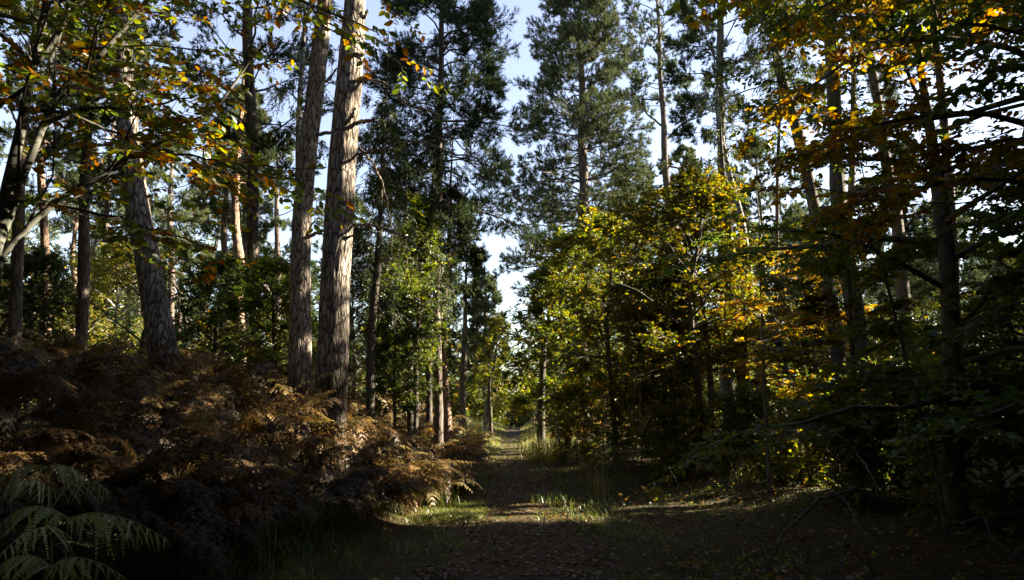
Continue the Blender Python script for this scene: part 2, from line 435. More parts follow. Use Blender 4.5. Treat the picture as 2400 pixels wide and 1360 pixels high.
# ------------------------------------------------------------------ where the sun reaches (world points)
MAIN_PINE = [(768, 985, 84), (775, 930, 74), (784, 700, 68), (790, 600, 66), (801, 400, 64), (813, 250, 60), (824, 120, 56), (833, 0, 48)]
for i, (px, py, w) in enumerate(MAIN_PINE[2:]): lit(P(px, py, 12.0), 0.50, 0.85)
for px, py in ((722, 640), (722, 540)): lit(P(px, py, 14.5), 0.3, 0.45, 0.5)
for px, py in ((370, 720), (350, 620), (330, 520)): lit(P(px, py, 11.5), 0.3, 0.4, 0.25)
lit((-1.1, 12.6, 0.15), 0.8, 0.48); lit((0.1, 12.3, 0.1), 0.32, 0.34); lit((1.1, 12.3, 0.1), 0.22, 0.2, 0.3)
lit((-1.75, 13.2, 0.7), 0.45, 0.45, 0.9)
lit((-0.2, 33.0, 0.75), 1.6, 0.8); lit((1.2, 29.0, 0.8), 1.2, 0.5, 0.7); lit((-0.3, 26.0, 0.5), 0.6, 0.4, 0.5)
for px, py, Y, ra, rb, sh in ((900, 960, 14, 1.1, .45, .85), (790, 985, 12.6, .7, .35, .75), (850, 1040, 12, .35, .35, .95), (920, 1040, 12.5, .4, .35, .95), (990, 1090, 13, .45, .4, .95), (970, 1150, 12.4, .4, .4, 1),
        (640, 900, 9, .6, .3, .6), (720, 1010, 10.5, .6, .4, .6), (1090, 1000, 18, .9, .4, .7), (520, 880, 8, .4, .25, .4), (780, 1060, 11, .4, .3, .5)):
    lit(P(px, py, Y), ra, rb, sh)
for px, py, Y, ra, rb, sh, gp in ((2100, 700, 19, 3.2, 2.0, .85, 2.5), (2330, 760, 15, 2.6, 1.6, .85, 2.0), (2050, 940, 17, 3.0, .8, .8, 2.0), (2250, 560, 16, 2.5, 1.5, .8, 2.5), (180, 40, 5.0, 1.3, .7, .95, 2.2), (330, 90, 4.9, 1.7, 0.95, .93, 3.2), (560, 300, 4.8, 1.2, .4, .85, 2.6), (150, 300, 4.7, .8, .3, .85, 3.0), (1980, 230, 5.6, 1.4, 1.1, .93, 3.0), (2150, 340, 8.0, 1.8, .85, .85, 3.5),
        (1850, 620, 16.5, 2.5, 1.2, .8, 0.6), (1800, 700, 13.5, 2.0, 1.4, .85, 2.4), (1980, 720, 11.5, 1.8, 1.2, .75, 2.4), (1850, 500, 16.5, 2.5, 1.0, .97, 0.5), (1780, 470, 16.5, 2.4, .8, .97, 1.4), (1680, 480, 16.5, 2.4, .8, .97, 2.6), (1580, 500, 16.5, 2.3, .8, .97, 3.8), (1500, 540, 16.5, 2.0, .7, .9, 4.8), (2330, 640, 10, 1.4, 1.0, .85, 2.4), (2120, 860, 10, 1.6, .7, .75, 2.6)):
    lit(P(px, py, Y), ra, rb, sh, gp)
for px, py, Y, ra, rb, sh in ((280, 780, 26, 2.6, 1.6, .9),
        (1540, 790, 15.0, 0.8, .3, .9), (1340, 700, 20, 2.2, 1.3, .4), (1300, 880, 24, 2.0, .9, .6),
        (1400, 1080, 17, 1.2, .3, .5), (1700, 1120, 14, 1.2, .25, .55), (1900, 1105, 14, 1.2, .25, .4), (1270, 1030, 26, 1.3, .45, .8), (1850, 900, 20, .6, .9, .5), (1668, 920, 16, .25, .6, .8), (1760, 900, 22, 1.6, 1.0, .5),
        (2080, 970, 13, 1.0, .25, .4), (2350, 700, 14, 1.2, .8, .5)):
    lit(P(px, py, Y), ra, rb, sh)

rd = np.random.default_rng(404)
for k_ in range(90):                                  # flecks on the shaded leaves at right
    lit(P(1500 + 900 * rd.random(), 480 + 560 * rd.random(), 7.5 + 6 * rd.random()), .2 + .22 * rd.random(), .15 + .16 * rd.random(), 1, 0.8, DAPPLE)
for k_ in range(34):                                  # flecks on the bracken
    u_ = .25 + .75 * rd.random()
    lit(P(200 + 820 * u_, 850 + 130 * u_ + 150 * rd.random(), 6.5 + 6.5 * u_), .10 + .16 * rd.random(), .08 + .10 * rd.random(), 1, 0.5, DAPPLE)

# ------------------------------------------------------------------ ground and path
def axis(lo, hi, fine_lo, fine_hi, step, far):
    a = list(np.arange(fine_lo, fine_hi + 1e-6, step))
    s, x = step, fine_hi
    while x < hi: s = min(s * 1.25, far); x += s; a.append(x)
    s, x = step, fine_lo
    while x > lo: s = min(s * 1.25, far); x -= s; a.insert(0, x)
    return np.array(a)
xs, ys = axis(-700, 700, -14, 14, 0.28, 60), axis(-200, 1200, 0, 45, 0.35, 60)
X, Y_ = np.meshgrid(xs, ys)
G = np.stack([X, Y_, terrain(X, Y_)], -1)
ii = np.arange(X.size).reshape(X.shape)
mb = MB(); mb.add(G.reshape(-1, 3), np.stack([ii[:-1, :-1], ii[:-1, 1:], ii[1:, 1:], ii[1:, :-1]], -1).reshape(-1, 4), 0, None, True)
M['ground'] = ground_mat('forest_floor'); M['path'] = ground_mat('dirt_track', True)
tag(mb.build('ground', [M['ground']]), kind='structure')
rg = np.random.default_rng(5)
yy = axis(-20, 110, -2, 60, 0.2, 2.0)
wl_ = 0.72 + 0.12 * np.sin(yy * 0.9) + 0.08 * np.sin(yy * 2.3 + 1) + 0.05 * rg.standard_normal(len(yy))
wr_ = 0.78 + 0.12 * np.sin(yy * 0.7 + 2) + 0.08 * np.sin(yy * 2.9) + 0.05 * rg.standard_normal(len(yy))
tt = np.linspace(-1, 1, 17)
PX = path_c(yy)[:, None] + np.where(tt < 0, tt * wl_[:, None], tt * wr_[:, None])
PY = np.repeat(yy[:, None], 17, 1)
PZ = terrain(PX, PY) + 0.022 * (1 - np.abs(tt) ** 6) - 0.012 * (np.abs(np.abs(tt) - 0.5) < 0.2) + 0.004
ii = np.arange(PX.size).reshape(PX.shape)
mb = MB(); mb.add(np.stack([PX, PY, PZ], -1).reshape(-1, 3), np.stack([ii[:-1, :-1], ii[:-1, 1:], ii[1:, 1:], ii[1:, :-1]], -1).reshape(-1, 4), 0, None, True)
tag(mb.build('path', [M['path']]), kind='structure')

# ------------------------------------------------------------------ trees
def trunk_line(pts, Y, H, lean_keep=0.4, ground=True):
    """pixel outline (px, py, width) at distance Y -> world centre line with radii, from the ground up to height H"""
    w = np.array([[*P(px, py, Y), 0.5 * wd * PXW(py, Y)] for px, py, wd in pts])
    b = w[0].copy(); g = tz(b[0], b[1])
    if b[2] > g + 0.15:
        d = w[1, :3] - w[0, :3]; d = d / max(d[2], 1e-3)
        dz = b[2] - g
        base = np.array([b[0] - d[0] * dz * 0.5, b[1], g - 0.15, b[3] * 1.15])
        w = np.vstack([base, w])
    else:
        w[0, 2] = min(w[0, 2], g - 0.1)
    top = w[-1]
    if top[2] < H - 0.3:
        d = w[-1, :3] - w[-2, :3]; d = d / max(d[2], 1e-3)
        n = max(2, int((H - top[2]) / 2.5))
        ext = []
        x, y = top[0], top[1]
        for i in range(1, n + 1):
            f = i / n
            z = top[2] + (H - top[2]) * f
            k = lean_keep ** (f * 2)
            x += d[0] * (H - top[2]) / n * k
            ext.append([x, y, z, top[3] * (1 - 0.93 * f)])
        w = np.vstack([w, ext])
    return w

def rough_trunk(mb, line, sides, rings, seed, amp, base):
    """near trunk: bark ridges and plates as real relief"""
    l = spline(line, rings)
    pl = l[:, :3]; rad = l[:, 3]
    t = unit(np.gradient(pl, axis=0)); n1 = unit(np.cross(t, [0.0, 1.0, 0.0])); n2 = np.cross(t, n1)
    a = np.linspace(0, 2 * np.pi, sides, endpoint=False)
    V = np.zeros((rings, sides, 3))
    for i in range(rings):
        h = pl[i, 2] - base[2]
        flare = 1 + 0.55 * math.exp(-max(h, 0) / 0.30) * (0.75 + 0.35 * math.sin(1.3))
        am = amp * (0.7 + 1.3 * math.exp(-max(h, 0) / 2.6))
        for j in range(sides):
            c, s_ = math.cos(a[j]), math.sin(a[j])
            q = Vector((c * 2.6 + seed, s_ * 2.6, h * 0.85))
            v = 1 - 2 * abs(mnoise.noise(q * 1.7))
            v2 = 1 - 2 * abs(mnoise.noise(Vector((c * 5 + seed, s_ * 5, h * 2.6))))
            bulge = mnoise.noise(Vector((c * 0.7 + seed, s_ * 0.7, h * 0.6)))
            r = rad[i] * (flare + 0.05 * bulge) + am * (0.6 * v + 0.4 * v2 - 0.4)
            V[i, j] = pl[i] + (n1[i] * c + n2[i] * s_) * r
    ii = np.arange(rings * sides).reshape(rings, sides)
    mb.add(V, np.stack([ii[:-1], np.roll(ii[:-1], -1, 1), np.roll(ii[1:], -1, 1), ii[1:]], -1).reshape(-1, 4), 0, None, True)

def limb_set(line, n, z0, z1, R_, prof, elev0, elev1, droop, rng, K=6, wob=0.05, whorl=0):
    z = z0 + (z1 - z0) * (np.arange(n) + rng.random(n)) / n
    if whorl: z = z0 + np.round((z - z0) / whorl) * whorl + (rng.random(n) - .5) * 0.12
    px = np.interp(z, line[:, 2], line[:, 0]); py = np.interp(z, line[:, 2], line[:, 1])
    f = (z - z0) / max(z1 - z0, 1e-6)
    if prof == 'cone': L = R_ * (1.02 - f) ** 0.75 * np.minimum(1, 0.55 + 2.5 * f)
    elif prof == 'dome': L = R_ * np.sqrt(np.clip(1 - f ** 2.2, 0.02, 1)) * (0.55 + 0.45 * np.minimum(1, f * 3))
    elif prof == 'column': L = R_ * np.clip(1.15 - f, 0.15, 1) ** 0.45
    else: L = R_ * np.sqrt(np.clip(1 - (2 * f - 0.9) ** 2 * 0.8, 0.1, 1))
    L = L * (0.7 + 0.55 * rng.random(n))
    az = np.arange(n) * 2.39996 + rng.random(n) * 0.9
    el = elev0 + (elev1 - elev0) * f + (rng.random(n) - 0.5) * 0.3
    d = np.stack([np.cos(az) * np.cos(el), np.sin(az) * np.cos(el), np.sin(el)], -1)
    s = np.linspace(0, 1, K)
    q = np.stack([px, py, z], -1)[:, None, :] + d[:, None, :] * (L[:, None] * s)[..., None]
    q[..., 2] += -droop * L[:, None] * s ** 2
    q += np.cumsum((rng.random((n, K, 3)) - 0.5) * 2 * wob * L[:, None, None], 1) * (s > 0)[None, :, None]
    rr = np.interp(z, line[:, 2], line[:, 3])
    return q, np.minimum(rr * 0.55, 0.012 + L * 0.011), L

def tree(name, label, cat, Y, pts, H, bark, crown, seed, group=None, limbs=(), near=0, mbs=None, sides=9, line=None):
    """a tree: Empty > trunk, limb..., crown. crown = dict(kind, z0, z1, r, ...). mbs: collect into these meshes instead (far woodland)"""
    rng = np.random.default_rng(seed)
    if line is None: line = trunk_line(pts, Y, H)
    line = np.array(line, float)
    base = np.array([line[0, 0], line[0, 1], tz(line[0, 0], line[0, 1])])
    c = dict(crown or {})
    root = None
    if mbs is None:
        root = empty(name, base); tag(root, label, cat, group)
        tb, cb = MB(), MB()
    else: tb, cb = mbs
    bm_i = 0 if mbs is None else c.get('bark_i', 1)
    if near: rough_trunk(tb, line, near[0], near[1], seed * 1.7, near[2], base)
    else:
        l = spline(line, max(10, min(40, int((line[-1, 2] - line[0, 2]) * 2.2))))
        h = l[:, 2] - base[2]
        rad = np.maximum(l[:, 3], 0.006) * (1 + 0.35 * np.exp(-np.maximum(h, 0) / 0.25)) * (1 + 0.05 * np.sin(h * 2.3 + seed) + 0.03 * np.sin(h * 5.1))
        c3 = l[:, :3].copy()
        c3[:, 0] += 0.12 * line[:, 3].max() * np.sin(h * 1.1 + seed); c3[:, 1] += 0.12 * line[:, 3].max() * np.sin(h * 0.9 + 2 * seed)
        tubes(tb, c3, rad, sides, bm_i)
    lobjs = []; par = []
    for lm in limbs:                                   # drawn limbs: [(px, py, w, Y), ...], optional dict of own foliage
        lp = np.array([[*P(px, py, yy_), 0.5 * w * PXW(py, yy_)] for px, py, w, yy_ in lm])
        if len(lp) > 2 or True: lp = spline(lp, 14)
        lp[1:-1, :3] += (rng.random((12, 3)) - 0.5) * 0.035 * min(1.0, Y / 6)
        lobjs.append(lp)
    kind = c.get('kind')
    if kind:
        n = c.get('n', 22)
        if n > 0:
            dflt = {'pine': ('dome', 0.35, 0.75, 0.05), 'conifer': ('column', -0.05, 0.55, 0.10), 'birch': ('round', 0.75, 1.1, 0.45),
                    'oak': ('round', 0.2, 0.9, 0.1), 'beech': ('round', 0.12, 0.7, 0.12), 'bush': ('round', 0.3, 1.0, 0.15)}[kind]
            prof, e0, e1, dr = c.get('prof', dflt[0]), c.get('e0', dflt[1]), c.get('e1', dflt[2]), c.get('droop', dflt[3])
            q, r0, L = limb_set(line, n, c['z0'], c['z1'], c['r'], prof, e0, e1, dr, rng, whorl=c.get('whorl', 0))
            ok = sun_keep(q[:, 2:].reshape(-1, 3), rng).reshape(len(q), -1).mean(1) > 0.7
            q, r0, L = q[ok], r0[ok], L[ok]
            tubes(tb, q, r0[:, None] * np.linspace(1, 0.22, 6)[None], 5, bm_i)
            par.append(q); Ls = [L]
        else: Ls = []
        if lobjs and not c.get('bare_limbs'):
            q2 = np.stack([lp[np.linspace(0, 13, 6).astype(int), :3] for lp in lobjs])
            par.append(q2); Ls.append(np.linalg.norm(q2[:, -1] - q2[:, 0], axis=-1) * 0.75)
        if par:
            par_ = np.concatenate(par); L = np.concatenate(Ls)
            tm = c.get('tint', 0.45); tv = c.get('tvar', 0.3); sz = c.get('leaf', 0.07)
            ns, nt, nl = c.get('ns', 7), c.get('nt', 5), c.get('nl', 7)
            if mbs is None:
                if kind in ('pine', 'conifer'): nt, nl = int(nt * 1.5 + .5), int(nl * c.get('dm', 1.7))
                else: ns, nt, nl, sz = int(ns * 1.2 + .5), nt + 1, int(nl * c.get('dm', 1.45)), sz * 1.08
            bi = 1 if mbs is None else bm_i; li = 0 if mbs is None else c.get('leaf_i', 0)
            if kind in ('pine', 'conifer'):
                dens = c.get('dens', 1.0)
                sub = shoots(par_, ns, 0.22 if kind == 'conifer' else 0.4, 1.0, L * 0.42, 0.85, 0.75, -0.05, rng, 4, 0.6)
                sub = sub[sun_keep(sub[:, 2], rng)]
                tubes(cb, sub, np.linspace(1, 0.3, 4)[None] * (0.004 + 0.0045 * np.linalg.norm(sub[:, -1] - sub[:, 0], axis=-1))[:, None], 3, bi)
                ends = np.concatenate([par_[:, [3, 4, 5]], sub[:, 1:]])
                tw = shoots(ends, nt, 0.1, 1.0, c.get('twig', 0.38), 0.7, 0.3, -0.25, rng, 3, 0.3)
                tw = tw[sun_keep(tw[:, 1], rng)]
                tubes(cb, tw, np.full((len(tw), 3), 0.004), 3, bi)
                needles(cb, tw, nl, c.get('nlen', 0.15), c.get('nwid', 0.03), rng, li, tm, tv, thin=dens)
            else:
                flat = {'beech': 0.88, 'oak': 0.5, 'birch': 0.3, 'bush': 0.5}[kind]
                dr2 = {'beech': 0.08, 'oak': 0.05, 'birch': 0.7, 'bush': 0.1}[kind]
                sub = shoots(par_, ns, c.get('t0', 0.22), 1.0, np.maximum(L * c.get('sl', 0.42), 0.25), 0.8, flat, dr2, rng, 4, 0.5)
                sub = sub[sun_keep(sub[:, 2], rng)]
                sl = np.linalg.norm(sub[:, -1] - sub[:, 0], axis=-1)
                tubes(cb, sub, np.linspace(1, 0.3, 4)[None] * (0.003 + 0.005 * sl)[:, None], 4 if Y < 9 else 3, bi)
                allp = np.concatenate([sub, par_[:, [2, 3, 4, 5]]])
                tw = shoots(allp, nt, 0.15, 1.0, c.get('twig', 0.32) * (0.6 + 0.8 * rng.random(len(allp))), 0.75, flat, dr2, rng, 3, 0.3)
                tw = tw[sun_keep(tw[:, 1], rng)]
                tubes(cb, tw, np.tile([[0.0032, 0.0025, 0.0015]], (len(tw), 1)) * (1.0 if Y < 9 else 1.5), 3, bi)
                fl = c.get('fl', {'beech': 0.5, 'oak': 0.4, 'birch': 0.25, 'bush': 0.35}[kind])
                foliage(cb, tw, nl, sz, fl, rng, c.get('shape', 'q'), tm, tv, li, hang=0.6 if kind == 'birch' else 0.2)
    if mbs is None:
        tb.build('trunk', [M[bark]], root, base)
        for lp in lobjs:
            b2 = MB(); tubes(b2, lp[:, :3], np.maximum(lp[:, 3], 0.004), 8, 0)
            b2.build('limb', [M[bark]], root, base)
        if kind and cb.v:
            cb.build('crown', [M[c.get('mat', 'beech_leaf')], M['twig']], root, base)
    return root

def Z(py, Y): return float(P(CX, py, Y)[2])
def cr(kind, ytop, ybot, rpx, Y, **k):
    d = dict(kind=kind, z0=Z(ybot, Y), z1=Z(ytop, Y), r=rpx * PXW((ytop + ybot) / 2, Y)); d.update(k); return d
PN = dict(mat='needle')
GL, GR, GF = 'pines left of the path', 'trees right of the path', 'far trees along the path'

# ---- the two big pines and their neighbours, left of the path
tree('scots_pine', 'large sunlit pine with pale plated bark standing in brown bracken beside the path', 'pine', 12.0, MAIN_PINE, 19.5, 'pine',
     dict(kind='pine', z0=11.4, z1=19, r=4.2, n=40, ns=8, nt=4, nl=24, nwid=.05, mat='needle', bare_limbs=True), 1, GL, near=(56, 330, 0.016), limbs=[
        [(850, 182, 8.8, 12), (905, 198, 6.8, 11.8), (955, 245, 6.1, 11.6), (1010, 263, 5.4, 11.4), (1045, 285, 4.1, 11.3), (1056, 345, 3, 11.2)],
        [(832, 362, 8.2, 12), (890, 354, 6.8, 11.9), (970, 330, 5.4, 11.8), (1060, 362, 4.8, 11.6), (1125, 376, 3.4, 11.5), (1172, 480, 2, 11.4)],
        [(840, 345, 6.1, 12), (878, 390, 5.4, 12.2), (905, 460, 4.1, 12.4), (915, 520, 3.4, 12.5), (919, 612, 2, 12.6)],
        [(822, 528, 7.5, 12), (880, 530, 6.1, 11.8), (940, 552, 5.4, 11.6), (1000, 592, 4.1, 11.4), (1045, 632, 3.4, 11.3), (1090, 648, 2, 11.2)],
        [(842, 190, 12, 12), (864, 180, 9, 11.8), (879, 169, 6, 11.7)],
        [(838, 287, 11, 12), (858, 284, 9, 11.8), (876, 281, 7, 11.7)],
        [(812, 290, 10, 11.75), (822, 276, 8, 11.6), (833, 252, 4, 11.5)],
        [(845, 60, 9, 12), (858, 30, 7, 11.9), (862, 24, 5, 11.9)],
        [(806, 560, 9, 11.75), (818, 556, 6, 11.6), (836, 548, 3, 11.5)]])
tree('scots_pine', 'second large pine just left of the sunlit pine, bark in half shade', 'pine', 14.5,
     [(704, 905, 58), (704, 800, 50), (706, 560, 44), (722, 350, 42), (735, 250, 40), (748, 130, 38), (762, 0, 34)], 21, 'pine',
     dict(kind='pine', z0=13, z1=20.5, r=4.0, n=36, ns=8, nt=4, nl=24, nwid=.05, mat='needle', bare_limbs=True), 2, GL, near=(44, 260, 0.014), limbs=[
        [(738, 318, 10, 14.5), (760, 312, 9, 14.3), (782, 311, 7, 14.0)], [(722, 556, 10, 14.5), (745, 546, 8, 14.2), (768, 540, 6, 14.0)],
        [(716, 560, 7, 14.2), (724, 540, 5, 14.1), (738, 516, 3, 14.0)], [(745, 205, 8, 14.5), (765, 190, 6, 14.6), (790, 160, 4, 14.7)]])
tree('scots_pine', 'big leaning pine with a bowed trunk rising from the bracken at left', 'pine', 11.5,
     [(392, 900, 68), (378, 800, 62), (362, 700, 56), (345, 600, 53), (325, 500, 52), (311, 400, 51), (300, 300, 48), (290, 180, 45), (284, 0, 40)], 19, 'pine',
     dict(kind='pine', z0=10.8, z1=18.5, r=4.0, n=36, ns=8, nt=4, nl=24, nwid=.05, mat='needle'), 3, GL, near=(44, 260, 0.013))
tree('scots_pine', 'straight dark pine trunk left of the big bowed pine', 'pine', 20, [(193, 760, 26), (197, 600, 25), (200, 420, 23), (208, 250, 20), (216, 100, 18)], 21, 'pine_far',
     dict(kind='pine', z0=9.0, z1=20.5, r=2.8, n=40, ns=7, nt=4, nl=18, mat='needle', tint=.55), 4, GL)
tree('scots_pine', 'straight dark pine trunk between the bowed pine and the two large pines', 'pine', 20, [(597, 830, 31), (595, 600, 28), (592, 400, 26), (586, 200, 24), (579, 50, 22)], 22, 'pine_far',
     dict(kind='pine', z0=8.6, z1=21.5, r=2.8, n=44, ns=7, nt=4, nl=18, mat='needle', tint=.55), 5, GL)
tree('scots_pine', 'slender pine with bright orange bark and wavy trunk behind the straight dark pine', 'pine', 27, [(562, 850, 27), (560, 700, 24), (562, 620, 22), (550, 530, 20), (553, 440, 18), (560, 330, 15), (566, 240, 11)], 17.5, 'pine_red',
     cr('pine', 230, 470, 85, 27, n=22, nl=20, ns=7, nt=4, mat='needle', tint=.6), 6, GL)
tree('scots_pine', 'thin crooked pine left of the orange barked pine', 'pine', 30, [(522, 800, 16), (526, 640, 15), (524, 540, 14), (532, 460, 12), (528, 400, 9)], 15.5, 'pine_far',
     cr('pine', 380, 560, 75, 30, n=18, nl=20, ns=6, nt=4, mat='needle', tint=.55), 7, GL)
tree('scots_pine', 'slim pine with sun on its reddish bark near the left edge', 'pine', 24, [(110, 800, 22), (105, 640, 19), (102, 480, 17), (98, 370, 14)], 18, 'pine_red',
     cr('pine', 60, 460, 125, 24, n=36, nl=20, ns=7, nt=4, mat='needle', tint=.5), 8, GL)
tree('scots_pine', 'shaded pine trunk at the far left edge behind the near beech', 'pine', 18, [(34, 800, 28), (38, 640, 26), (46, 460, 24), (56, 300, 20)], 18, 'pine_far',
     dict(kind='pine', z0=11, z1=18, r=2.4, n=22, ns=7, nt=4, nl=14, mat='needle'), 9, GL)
tree('scots_pine', 'very thin orange stemmed pine between two dark trunks at left', 'pine', 34, [(174, 760, 12), (176, 660, 11), (170, 600, 10), (178, 520, 9)], 14, 'pine_red',
     cr('pine', 360, 560, 80, 34, n=18, nl=20, ns=6, nt=4, mat='needle', tint=.6), 10, GL)
tree('scots_pine', 'thin grey pine right of the straight dark trunk at left', 'pine', 27, [(242, 790, 15), (246, 640, 14), (250, 500, 12), (256, 400, 10)], 18, 'pine_far',
     cr('pine', 60, 500, 110, 27, n=36, nl=20, ns=7, nt=4, mat='needle', tint=.55), 11, GL)
tree('scots_pine', 'leafy crowned pine showing pale green behind the bowed pine', 'pine', 36, [(400, 800, 16), (402, 640, 15), (398, 500, 12), (402, 400, 9)], 17, 'pine_far',
     cr('pine', 330, 620, 85, 36, n=22, nl=22, ns=7, nt=4, mat='blue_needle', tint=.62), 12, GL)
tree('scots_pine', 'shadowy pine with a bare lower stem behind the orange barked pine', 'pine', 33, [(578, 800, 16), (574, 600, 15), (580, 430, 12)], 18, 'pine_far',
     cr('pine', 300, 560, 90, 33, n=17, nl=22, ns=7, nt=4, mat='blue_needle', tint=.6), 13, GL)
tree('birch_tree', 'thin pale birch stem standing close behind the second large pine', 'birch', 19, [(690, 760, 16), (697, 560, 15), (702, 300, 14), (706, 180, 12)], 17, 'birch',
     dict(kind='birch', z0=9.5, z1=16.5, r=1.6, n=22, ns=6, nt=4, nl=7, leaf=.055, mat='birch_leaf'), 14, GL)
tree('birch_tree', 'grey birch in half shade right of the sunlit pine', 'birch', 17, [(869, 935, 21), (871, 800, 20), (878, 680, 18), (888, 560, 14), (893, 470, 10)], 12.5, 'oak',
     cr('birch', 250, 760, 95, 17, n=34, ns=6, nt=4, nl=7, leaf=.05, mat='birch_leaf', tint=.3), 15, 'broadleaf trees left of the path')
tree('oak_tree', 'slim twin oak stem leaning left in the thicket beyond the bracken', 'oak', 20, [(962, 965, 15), (960, 850, 14), (957, 740, 13), (952, 640, 10)], 11, 'oak',
     cr('oak', 480, 860, 95, 20, n=28, ns=6, nt=5, nl=8, leaf=.075, mat='oak_leaf', tint=.25), 16, 'broadleaf trees left of the path')
tree('oak_tree', 'slim twin oak stem with a bent top in the thicket beyond the bracken', 'oak', 20.6, [(975, 965, 13), (974, 850, 13), (982, 740, 11), (975, 660, 9), (985, 600, 7)], 10, 'oak',
     cr('birch', 470, 800, 90, 20.6, n=26, ns=6, nt=5, nl=8, leaf=.06, mat='birch_leaf', tint=.35), 17, 'broadleaf trees left of the path')
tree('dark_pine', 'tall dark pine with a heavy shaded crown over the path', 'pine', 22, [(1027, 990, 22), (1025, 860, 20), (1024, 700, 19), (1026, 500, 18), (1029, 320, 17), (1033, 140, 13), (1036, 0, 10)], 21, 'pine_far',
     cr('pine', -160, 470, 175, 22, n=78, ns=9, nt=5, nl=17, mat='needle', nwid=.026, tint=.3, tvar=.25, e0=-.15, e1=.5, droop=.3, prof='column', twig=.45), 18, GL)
tree('scots_pine', 'pine stem with a bright sunlit edge right of the tall dark pine', 'pine', 24, [(1047, 985, 21), (1040, 860, 18), (1038, 760, 16), (1046, 640, 13), (1052, 560, 9)], 13.5, 'pine_red',
     cr('pine', 470, 720, 100, 24, n=24, ns=7, nt=4, nl=18, mat='needle', tint=.45), 19, GL)
tree('birch_tree', 'fine leaved birch hanging over the path below the dark crown', 'birch', 26, [(1005, 965, 16), (1006, 820, 14), (1000, 640, 12), (1010, 520, 9)], 15, 'oak',
     cr('birch', 330, 760, 135, 26, n=44, ns=7, nt=5, nl=8, leaf=.055, mat='birch_leaf', tint=.2), 20, 'broadleaf trees left of the path')
tree('scots_pine', 'young blue green pine beside the far end of the path', 'pine', 38, [(1085, 960, 16), (1088, 800, 13), (1092, 690, 8)], 12.5, 'pine_far',
     cr('pine', 600, 880, 68, 38, n=36, ns=7, nt=4, nl=20, mat='blue_needle', tint=.5, prof='column', e0=0), 21, GF)
tree('scots_pine', 'hazy pine with a ragged top at the end of the path', 'pine', 50, [(1140, 965, 13), (1142, 840, 11), (1138, 730, 7)], 14, 'pine_far',
     cr('pine', 660, 900, 50, 50, n=36, ns=7, nt=4, nl=20, mat='blue_needle', tint=.6, prof='column', e0=0, nwid=.045, dm=2.3), 22, GF)
tree('oak_tree', 'small crooked oak with pale limbs beside the far bend', 'oak', 36, [(1150, 975, 9), (1146, 900, 8), (1158, 860, 6), (1164, 820, 4)], 8.5, 'oak',
     cr('oak', 760, 960, 62, 36, n=26, ns=6, nt=4, nl=8, leaf=.09, mat='oak_leaf', tint=.45), 23, GF)
tree('birch_tree', 'pale thin birch pole in the sunny gap left of the far path', 'birch', 40, [(1136, 975, 7), (1133, 900, 6), (1130, 860, 5)], 9, 'birch',
     cr('birch', 780, 930, 35, 40, n=18, ns=5, nt=4, nl=7, leaf=.07, mat='birch_leaf', tint=.6), 24, GF)
tree('hawthorn_bush', 'dark rounded bush against the lit gap left of the twin oaks', 'bush', 18, [(925, 975, 8), (922, 900, 7), (928, 800, 4)], 6.6, 'oak',
     cr('bush', 690, 960, 80, 18, n=34, ns=6, nt=5, nl=8, leaf=.065, mat='beech_leaf', tint=.3), 25, 'shrubs left of the path')
tree('holly_tree', 'dark leafy young tree between the bowed pine and the straight dark pine', 'tree', 18, [(500, 900, 13), (505, 800, 11), (515, 720, 7)], 7.0, 'oak',
     cr('oak', 640, 900, 105, 18, n=34, ns=7, nt=5, nl=8, leaf=.07, mat='beech_leaf', tint=.15, tvar=.2), 26, 'shrubs left of the path')
tree('holly_tree', 'dark spreading young tree directly behind the second large pine', 'tree', 17, [(640, 920, 13), (645, 800, 11), (640, 720, 7)], 6.6, 'oak',
     cr('oak', 640, 910, 110, 17, n=36, ns=7, nt=5, nl=8, leaf=.07, mat='beech_leaf', tint=.35, tvar=.35), 27, 'shrubs left of the path')
tree('birch_tree', 'bright yellow green thicket birch glowing behind the bracken at left', 'birch', 26, [(265, 850, 10), (268, 780, 9), (275, 700, 6)], 9.2, 'birch',
     cr('bush', 590, 850, 105, 26, n=44, ns=7, nt=5, nl=8, leaf=.075, mat='birch_leaf', tint=.8), 28, 'shrubs left of the path')
tree('birch_tree', 'leafy sapling in shade behind the bracken at the left edge', 'birch', 21, [(70, 850, 9), (72, 760, 8), (80, 690, 5)], 7.5, 'birch',
     cr('bush', 620, 840, 100, 21, n=34, ns=7, nt=5, nl=8, leaf=.07, mat='birch_leaf', tint=.45), 29, 'shrubs left of the path')
tree('birch_tree', 'green thicket sapling seen between the sunlit pine and the grey birch', 'birch', 24, [(828, 965, 9), (830, 850, 8), (826, 740, 5)], 9.5, 'birch',
     cr('bush', 560, 960, 95, 24, n=44, ns=7, nt=5, nl=8, leaf=.065, mat='birch_leaf', tint=.4), 30, 'shrubs left of the path')
tree('scots_pine', 'pine crown filling the sky between the straight dark pine and the second large pine', 'pine', 40, [(650, 830, 15), (652, 640, 13), (648, 470, 10)], 19.5, 'pine_far',
     cr('pine', 330, 600, 75, 40, n=15, ns=7, nt=4, nl=20, mat='blue_needle', tint=.6, nwid=.04, dm=2.3), 31, GF)

